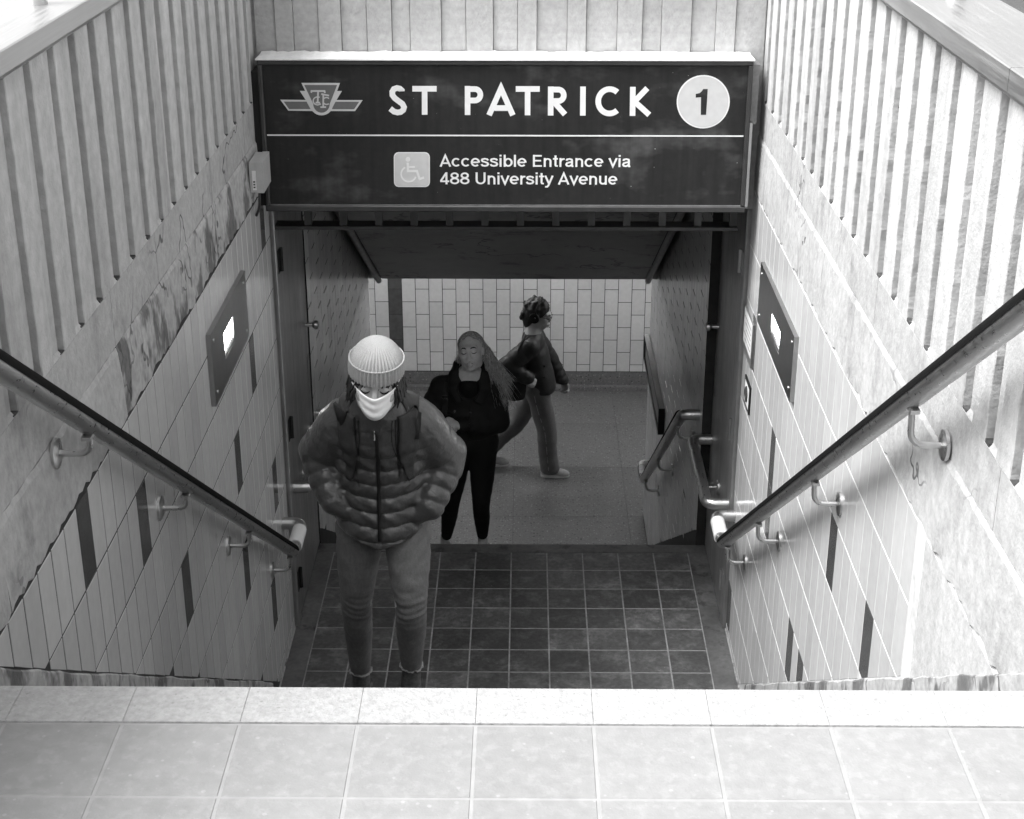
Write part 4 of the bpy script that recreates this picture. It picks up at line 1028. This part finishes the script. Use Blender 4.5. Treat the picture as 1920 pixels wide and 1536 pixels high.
    for i in range(9):
        q = -1 if i % 2 else 1; x0 = -.491 + q * random.uniform(.052, .075); z1 = random.uniform(-2.24, -2.33)
        pts = np.array([(x0, 4.3, -2.06), (x0 + random.uniform(-.006, .006), 4.3, -2.14), (x0 + q * random.uniform(-.004, .012), 4.3, (z1 - 2.14) / 2), (x0 + q * random.uniform(-.006, .016), 4.3, z1)])
        pts = project(k2, interp(pts, 12), D, 0, .8) - np.array([0, .003, 0]); hk.tube(pts, [.0014] * 10 + [.0010, .0005], 5)
    tag(put('long_hair_strands', hk, M['hair_dark'], p, True), None, kind='stuff')
    # knit hat: ribbed crown and a folded cuff
    NR = 42; NU = NR * 8
    def ring(z, rx, ry, yo, amp, ph=0.):
        out = []
        for i in range(NU):
            a = 2 * math.pi * i / NU; m_ = 1 + amp * math.cos(a * NR + ph)
            out.append(H.w((math.cos(a) * rx * m_, math.sin(a) * ry * m_ + yo, z)))
        return out
    prof = [(.030, .086, .107), (.055, .087, .107), (.078, .083, .102), (.098, .073, .090), (.115, .059, .072), (.128, .043, .052), (.136, .028, .034), (.1405, .015, .018), (.142, .006, .008)]
    pr = interp([(a, b, c) for a, b, c in prof], 34); pr[:, 1:] = np.maximum(pr[:, 1:], .004); pr[:, 0] = np.minimum.accumulate(np.maximum.accumulate(pr[:, 0])[::-1])[::-1]
    hat = put('knit_hat', MB().loft([ring(z, rx, ry, -.010 - .10 * max(0, z - .06), -.0 + .036 * min(1, rx / .05)) for z, rx, ry in pr]), M['knit'], p, True)
    cuff = [(.026, .0855, .1065), (.024, .0895, .1105), (.030, .0915, .1125), (.048, .0915, .1125), (.068, .0905, .1115), (.075, .0895, .1105), (.079, .0865, .1070)]
    put('cuff', MB().loft([ring(z, rx, ry, -.010, .032) for z, rx, ry in interp(cuff, 22)], caps=False), M['knit'], hat, True)
    put('cuff_edge', MB().tube([H.w((math.cos(a) * .0905, math.sin(a) * .1110 - .010, .0775)) for a in np.linspace(0, 2 * math.pi, 90)], .0026, 8), M['knit'], hat, True)
    # mask: pleated sheet over nose and chin
    nu, nv = 29, 19; vs_ = []
    for jv in range(nv):
        v_ = jv / (nv - 1)
        for iu in range(nu):
            u = iu / (nu - 1) * 2 - 1
            top = .004 - .022 * u * u * 1.1 if abs(u) > .0 else .004; top = -.012 + .018 * abs(u)
            bot = -.112 + .058 * abs(u) ** 2.2
            z = top + (bot - top) * v_
            wid = .077 - .014 * v_
            x = u * wid
            bulge = (1 - abs(u) ** 2.0)
            y = .050 + .066 * bulge * (1 - .55 * max(0, v_ - .72) / .28) - .014 * (1 - bulge) + .0016 * math.sin(v_ * math.pi * 7) * bulge
            if v_ < .2 and abs(u) < .5: y -= .010 * (1 - v_ / .2) * (1 - abs(u) / .5) * 0
            vs_.append(H.w((x, y, z)))
    mk = cloth('face_mask', vs_, [(a * nu + b, a * nu + b + 1, (a + 1) * nu + b + 1, (a + 1) * nu + b) for a in range(nv - 1) for b in range(nu - 1)], M['mask'], p, .0018)
    for q in (-1, 1):
        put('ear_loop', MB().tube(interp([H.w((q * .068, .040, -.004)), H.w((q * .080, .012, .012)), H.w((q * .081, -.012, -.008)), H.w((q * .072, .010, -.034)), H.w((q * .060, .034, -.058))], 12), .0017, 6), M['mask'], mk, True)
person_one()

# ---- person on the lower stairs: open-necked black jacket, black leggings, long fair hair
def fingers_grip(f, *a): hand_field(f, *a)
def person_two():
    p = thing('person', (-.40, 9.35, -5.258), 'person with long fair hair in black jacket and leggings on the lower stairs', 'person')
    H = Head((-.345, 9.145, -3.555), math.pi - R_(7), R_(-12), R_(7), 1.03)
    neck = (-.362, 9.195, -3.755)
    shL, shR = (-.535, 9.215, -3.835), (-.215, 9.215, -3.845); elL, elR = (-.610, 9.235, -4.03), (-.178, 9.215, -4.075)
    wrL, wrR = (-.485, 9.05, -4.005), (-.425, 9.035, -4.025)
    hipL, hipR = (-.435, 9.21, -4.25), (-.275, 9.21, -4.25); knL, knR = (-.492, 9.26, -4.68), (-.290, 9.14, -4.64); anL, anR = (-.552, 9.50, -5.13), (-.285, 9.26, -4.985)
    f = Field(); f.add(head_field(H)); f.add(chain([H.w((0, -.02, -.06)), neck], [.050, .056]), .03)
    f.add(chain([neck, (-.365, 9.22, -3.90), (-.355, 9.215, -4.20)], [(.105, .07), (.13, .085), (.13, .095)]), .05)
    for s_, e, w in ((shL, elL, wrL), (shR, elR, wrR)): f.add(chain([neck, s_, e, w], [.05, .048, .036, .025]), .03)
    hand_field(f, wrR, (-.470, 9.015, -3.985), (-.2, .5, -1), (0, -1, .3), .8); hand_field(f, wrL, (-.465, 9.03, -4.03), (.4, .3, -1), (0, -1, .3), .8)
    for a, b, c in ((hipL, knL, anL), (hipR, knR, anR)): f.add(chain([a, b, c], [.062, .040, .027]), .03)
    body = sdf_mesh('body', f, (-.70, 8.94, -5.25), (-.05, 9.60, -3.38), .0060, M['skin_pale'], p)
    face_parts(H, body, True)
    j = Field()
    for a, b, c in ((hipL, knL, anL), (hipR, knR, anR)):
        mid = tuple(np.array(a) * .5 + np.array(b) * .5); cal = tuple(np.array(b) * .62 + np.array(c) * .38 + np.array([0, .02, 0])); endp = tuple(np.array(c) + (np.array(b) - np.array(c)) * .22)
        j.add(chain([(a[0], a[1], a[2] + .05), mid, b, cal, endp], [.097, .080, .057, .054, .037], dense=12), .03)
    j.add(ell((-.355, 9.225, -4.22), (.165, .11, .10)), .05)
    sdf_mesh('leggings', j, (-.66, 9.0, -5.16), (-.14, 9.58, -4.06), .008, M['legging'], p)
    shoe(p, (anL[0], anL[1], 0), (-.1, -1), -5.258, .24, 'sole', 'sole'); shoe(p, (anR[0], anR[1], 0), (.05, -1), -5.09, .24, 'sole', 'sole')
    for c in (anL, anR): put('sock', MB().tube([np.array(c) + [0, 0, -.045], np.array(c) + [0, 0, .085]], [.034, .032], 16), M['sole'], p, True)
    t = Field(); t.add(chain([(-.36, 9.17, -3.80), (-.363, 9.21, -3.90)], [(.085, .075), (.12, .09)])); sdf_mesh('shirt', t, (-.52, 9.0, -4.02), (-.20, 9.36, -3.70), .009, M['legging'], p)
    k = Field()
    k.add(chain([(-.362, 9.205, -3.80), (-.366, 9.225, -3.90), (-.362, 9.225, -4.04), (-.352, 9.22, -4.13)], [(.150, .095), (.185, .130), (.195, .150), (.155, .128)], wr=(70, .003)))
    for s_, e, w in ((shL, elL, wrL), (shR, elR, wrR)):
        top = tuple(np.array(s_) * .55 + np.array(neck) * .45 + np.array([0, .01, -.02])); mid = tuple(np.array(s_) * .5 + np.array(e) * .5)
        w2 = tuple(np.array(w) + (np.array(e) - np.array(w)) * .10)
        k.add(chain([top, s_, mid, e, w2], [.062, .078, .080, .076, .044], wr=(95, .0035)), .035)
    coll = Field()
    coll.add(chain([(-.450, 9.165, -3.72), (-.452, 9.10, -3.79), (-.415, 9.075, -3.865)], [(.018, .040), (.018, .045), (.014, .040)], side=(0, 1, 0)))
    coll.add(chain([(-.268, 9.165, -3.73), (-.262, 9.10, -3.80), (-.305, 9.075, -3.872)], [(.018, .040), (.018, .045), (.014, .040)], side=(0, 1, 0)), .02)
    coll.add(chain([(-.450, 9.18, -3.72), (-.43, 9.27, -3.70), (-.36, 9.295, -3.69), (-.285, 9.27, -3.70), (-.268, 9.18, -3.73)], [.034, .034, .034, .034, .034]), .02)
    open_ = lambda P: np.maximum(np.minimum(k(P), coll(P)), -chain([(-.362, 9.06, -3.70), (-.362, 9.09, -3.80), (-.362, 9.05, -3.90)], [.075, .062, .018])(P))
    jk = lambda P: np.maximum(open_(P), -(P[:, 2] + 4.165))
    jacket = sdf_mesh('jacket', jk, (-.74, 8.90, -4.20), (-.05, 9.42, -3.62), .0070, M['black_cloth'], p)
    c = interp([(-.362, 8.7, -3.90), (-.362, 8.7, -4.0), (-.356, 8.7, -4.15)], 16); band('zip', jk, c, .012, (0, 1, 0), .001, M['zip'], jacket, 0, .7, 3, .004)
    for x, z in ((-.452, -3.952), (-.352, -3.952)):
        q = project(jk, [(x, 8.7, z)], (0, 1, 0), 0, .7)[0]; put('popper', MB().disc(q + np.array([0, .002, 0]), (0, -1, .2), .007, .004, 12), M['chrome'], jacket, True)
    # crossbody strap with a buckle belongs to a bag on her back
    bg_ = thing('shoulder_bag', (-.40, 9.42, -4.15), 'black bag with buckled strap worn by the fair haired person', 'bag')
    g_ = Field(); g_.add(chain([(-.37, 9.41, -3.93), (-.37, 9.42, -4.10)], [(.12, .06), (.125, .07)])); sdf_mesh('bag', g_, (-.54, 9.3, -4.22), (-.20, 9.54, -3.80), .010, M['bag'], bg_)
    c = interp([(-.500, 8.7, -3.775), (-.512, 8.7, -3.84), (-.516, 8.7, -3.93), (-.53, 8.7, -4.02)], 16); st_ = band('strap', jk, c, .034, (0, 1, 0), .003, M['strap'], bg_, 0, .8, 5, .006)
    q = project(jk, [(-.514, 8.7, -3.862)], (0, 1, 0), 0, .8)[0]
    put('buckle', MB().tube([q + np.array([a, -.012, b]) for a, b in ((-.02, -.012), (.02, -.012), (.02, .012), (-.02, .012), (-.02, -.012))], .0025, 6), M['chrome'], st_, True)
    # hair: cap with a centre parting, then loose strands blown to one side
    h = Field(); h.add(H.wrap(ell((0, -.020, .036), (.081, .097, .086))))
    h2 = H.wrap(lambda q: np.maximum(h.p and ell((0, -.020, .036), (.080, .097, .084))(q), np.minimum(q[:, 1] - .048 + .55 * np.abs(q[:, 0]) - .35 * (q[:, 2] - .05) - .012, 9)))
    sdf_mesh('hair', h2, H.c - .14, H.c + .14, .005, M['hair_fair'], p)
    hs = MB()
    for i in range(430):
        a = random.uniform(-1, 1); side_ = 1 if a > -.25 else -1
        st_ = (a * .074, -.035 - .06 * math.sqrt(max(0, 1 - a * a)) * random.random(), .09 * math.sqrt(max(0, 1 - a * a)) * random.uniform(.2, 1) + .02)
        w0 = H.w(st_); spread = random.random()
        if random.random() < .86:   # blown to one side, behind the ear and over the shoulder
            e = np.array([-.195 + .115 * spread + random.gauss(0, .022), 9.16 + random.gauss(0, .03), -3.70 - .24 * random.random() - .04 * spread]); m1 = np.array([-.268 + .045 * spread + random.gauss(0, .006), 9.205 + random.gauss(0, .015), -3.60 + random.gauss(0, .014)])
        else:
            e = np.array([-.425 + random.gauss(0, .010), 9.26 + random.gauss(0, .01), -3.74 + random.gauss(0, .02)]); m1 = np.array([-.420 + random.gauss(0, .004), 9.215 + random.gauss(0, .010), -3.60])
        pts = interp([w0, w0 * .45 + m1 * .55 + np.array([0, .004, .012]), m1, m1 * .5 + e * .5 + np.array([random.gauss(0, .01), 0, random.gauss(0, .008)]), e], 11)
        hs.tube(pts, [.0020, .0022, .0022, .0021, .0020, .0019, .0017, .0014, .0011, .0008, .0004], 4)
    for i in range(70):             # hair combed over the crown
        a = random.uniform(-1, 1); q = 1 if a > 0 else -1; yb = random.uniform(-.05, .055)
        pts = interp([H.w((q * .004, yb, .119 - yb * yb * 9 - .010 * (yb > .03))), H.w((q * .045, yb * .95 - .004, .102 - yb * yb * 7)), H.w((q * .074, yb * .8 - .014, .058)), H.w((q * .079, min(yb * .4, 0) - .046, .0 - random.random() * .03))], 8)
        hs.tube(pts, [.002, .004, .0045, .0045, .0045, .004, .0035, .002], 5)
    tag(put('hair_strands', hs, M['hair_fair'], p, True), None, kind='stuff')
person_two()

# ---- person walking to the right across the concourse: curly dark hair, headphones, glasses, leather jacket, wide jeans
def person_three():
    p = thing('person', (.10, 12.3, ZF), 'person in leather jacket and wide jeans with headphones and glasses walking right', 'person')
    H = Head((.108, 12.30, -4.448), R_(-90 - 14), R_(14), R_(0), 1.04)
    neck = (.055, 12.30, -4.625)
    shN, shF = (.030, 12.145, -4.690), (.080, 12.455, -4.690); elN, elF = (-.165, 12.09, -4.845), (.205, 12.50, -4.915); wrN, wrF = (.015, 12.085, -4.940), (.315, 12.49, -5.135)
    hipN, hipF = (.095, 12.225, -5.10), (.095, 12.375, -5.10); knN, knF = (.185, 12.225, -5.475), (-.070, 12.385, -5.47); anN, anF = (.215, 12.235, -5.835), (-.335, 12.39, -5.745)
    f = Field(); f.add(head_field(H)); f.add(chain([H.w((0, -.02, -.06)), neck], [.048, .054]), .03)
    f.add(chain([neck, (.065, 12.3, -4.78), (.09, 12.3, -5.06)], [(.07, .10), (.08, .125), (.095, .13)], side=(1, 0, 0)), .05)
    for s_, e, w in ((shN, elN, wrN), (shF, elF, wrF)): f.add(chain([neck, s_, e, w], [.05, .046, .036, .025]), .03)
    hand_field(f, wrN, (.060, 12.08, -4.965), (.2, .6, -1), (.3, -1, .5)); hand_field(f, wrF, (.345, 12.485, -5.195), (.2, -.6, -1), (1, -.3, 0))
    for a, b, c in ((hipN, knN, anN), (hipF, knF, anF)): f.add(chain([a, b, c], [.06, .04, .027]), .03)
    body = sdf_mesh('body', f, (-.40, 11.98, -5.93), (.44, 12.62, -4.28), .0065, M['skin_dim'], p)
    face_parts(H, body, False, 'lash')
    j = Field()
    for a, b, c, rr in ((hipN, knN, anN, (.105, .096, .088, .082, .084)), (hipF, knF, anF, (.10, .092, .086, .082, .086))):
        mid = tuple(np.array(a) * .5 + np.array(b) * .5); cal = tuple(np.array(b) * .5 + np.array(c) * .5 + np.array([-.008, 0, 0])); endp = tuple(np.array(c) + (np.array(c) - np.array(b)) * .03)
        j.add(chain([(a[0], a[1], a[2] + .04), mid, b, cal, endp], rr, wr=(45, .002), dense=12), .03)
    j.add(ell((.085, 12.30, -5.09), (.105, .165, .11)), .05)
    jn = lambda P: np.maximum(j(P), -(P[:, 2] + 5.885))
    jeans = sdf_mesh('jeans', jn, (-.50, 12.05, -5.95), (.36, 12.55, -4.96), .008, M['denim_pale'], p)
    c = interp([(.075, 11.8, -5.12), (.105, 11.8, -5.26), (.165, 11.8, -5.46), (.185, 11.8, -5.65), (.205, 11.8, -5.86)], 24); band('side_seam', jn, c, .006, (0, 1, 0), .0, M['seam'], jeans, 0, .9, 3, .003)
    shoe(p, (anN[0] - .02, anN[1], 0), (1, -.06), ZF + .001, .25, 'canvas', 'sole', .075)
    shoe(p, (anF[0], anF[1], 0), (1, .05), ZF + .03, .25, 'canvas', 'sole', .075)
    k = Field()
    k.add(chain([(.060, 12.30, -4.675), (.070, 12.30, -4.80), (.095, 12.30, -4.96), (.118, 12.30, -5.085)], [(.095, .155), (.125, .175), (.135, .178), (.146, .186)], side=(1, 0, 0), wr=(60, .003)))
    for s_, e, w, r_ in ((shN, elN, wrN, (.065, .082, .082, .080, .060)), (shF, elF, wrF, (.06, .075, .074, .070, .064))):
        top = tuple(np.array(s_) * .6 + np.array(neck) * .4 + np.array([0, 0, -.02])); mid = tuple(np.array(s_) * .5 + np.array(e) * .5); w2 = tuple(np.array(w) + (np.array(w) - np.array(e)) * .02)
        k.add(chain([top, s_, mid, e, w2], r_, wr=(110, .0022)), .03)
    k.add(chain([(.00, 12.27, -4.615), (.03, 12.225, -4.635), (.085, 12.235, -4.665), (.12, 12.27, -4.71)], [.022, .024, .022, .016]), .02)
    k.add(chain([(.00, 12.33, -4.615), (.03, 12.375, -4.635), (.085, 12.365, -4.665), (.12, 12.33, -4.71)], [.022, .024, .022, .016]), .02)
    jk = lambda P: np.maximum(k(P), -(P[:, 2] + 5.118 + .12 * (P[:, 0] - .1)))
    jk2 = lambda P: np.maximum(jk(P), -chain([(.385, 12.488, -5.25), (.300, 12.49, -5.11)], [.054, .052])(P))
    jacket = sdf_mesh('jacket', jk2, (-.28, 11.98, -5.24), (.42, 12.62, -4.56), .0075, M['leather'], p)
    for z in (-4.86, -4.955):
        q = project(jk, [(.155, 11.8, z)], (0, 1, 0), 0, .9)[0]; put('button', MB().disc(q + np.array([0, .001, 0]), (.3, -1, .1), .009, .004, 12), M['black'], jacket, True)
    # tote bag under the near arm
    tb = thing('tote_bag', (-.10, 12.09, -5.17), 'black tote bag hanging from the shoulder of the person in leather jacket', 'bag')
    g_ = Field(); g_.add(chain([(-.085, 12.115, -4.90), (-.095, 12.11, -5.11)], [(.105, .052), (.095, .048)])); sdf_mesh('bag', g_, (-.24, 12.0, -5.22), (.05, 12.22, -4.80), .009, M['bag'], tb)
    for dx in (-.012, .012):
        put('strap', MB().tube(interp([(-.13 + dx, 12.10, -4.86), (-.075 + dx, 12.055, -4.74), (-.005 + dx, 12.13, -4.603), (.012 + dx, 12.20, -4.602), (.0 + dx, 12.235, -4.64)], 16), .009, 8), M['strap'], tb, True)
    # curly hair gathered at the back, a headphone band, cup, glasses
    h = Field(); r2 = random.Random(5)
    h.add(H.wrap(ell((0, -.024, .038), (.088, .104, .091)))); h.add(H.wrap(ell((0, -.050, -.012), (.082, .074, .084))), .02); h.add(H.wrap(ell((0, -.062, -.078), (.062, .050, .066))), .03)
    for i in range(90):
        a = r2.uniform(0, 6.283); b = r2.uniform(-.35, 1.0); q = np.array([.080 * math.cos(a) * math.sqrt(max(0, 1 - b * b)), -.026 + .096 * math.sin(a) * math.sqrt(max(0, 1 - b * b)), .038 + .086 * b])
        if q[1] > .035 and q[2] < .075: continue
        rr = r2.uniform(.010, .019); e_ = H.wrap(ell(q, (rr, rr, rr))); h.add(e_, .010)
    for i in range(60):
        q = np.array([r2.uniform(-.055, .055), -.100 - r2.uniform(0, .030), r2.uniform(-.085, .07)]); rr = r2.uniform(.010, .020); h.add(H.wrap(ell(q, (rr, rr, rr))), .010)
    for i in range(26):
        q = np.array([r2.uniform(-.03, .03), -.03 + r2.uniform(-.05, .05), .118 + r2.uniform(-.01, .010)]); h.add(H.wrap(ell(q, (.014, .014, .012))), .012)
    face_cut = H.wrap(lambda q: ell((0, .110, -.025), (.11, .085, .088))(q))
    hh = lambda P: np.maximum(h(P), -face_cut(P))
    sdf_mesh('hair', hh, H.c - np.array([.21, .16, .16]), H.c + np.array([.17, .16, .18]), .0055, M['hair_dark'], p)
    hp = put('headphones', MB().tube([H.w((.097 * math.cos(a), -.012, .01 + .132 * math.sin(a))) for a in np.linspace(0, math.pi, 30)], .008, 10), M['black'], p, True)
    for q in (-1, 1):
        put('ear_cup', MB().tube([H.w((q * .080, -.012, -.008)), H.w((q * .090, -.012, -.008)), H.w((q * .106, -.012, -.008)), H.w((q * .110, -.012, -.008))], [.040, .046, .042, .028], 20), M['black'], hp, True)
        put('ear_cup_ring', MB().tube([H.w((q * .108, -.004, .004)), H.w((q * .1125, -.004, .004))], .007, 10), M['chrome'], hp, True)
    gl = put('glasses', MB().tube([H.w((0, .112, .008)), H.w((.008, .1125, .010)), H.w((-.008, .1125, .010))], .002, 6), M['black'], p, True)
    for q in (-1, 1):
        put('rim', MB().tube([H.w((q * .033 + .024 * math.cos(a), .1085 - abs(.033 + q * .024 * math.cos(a)) * .12, .002 + .019 * math.sin(a))) for a in np.linspace(0, 2 * math.pi, 26)], .0022, 6), M['black'], gl, True)
        put('temple', MB().tube([H.w((q * .057, .100, .010)), H.w((q * .074, .05, .012)), H.w((q * .079, .0, .010))], .0022, 6), M['black'], gl, True)
person_three()
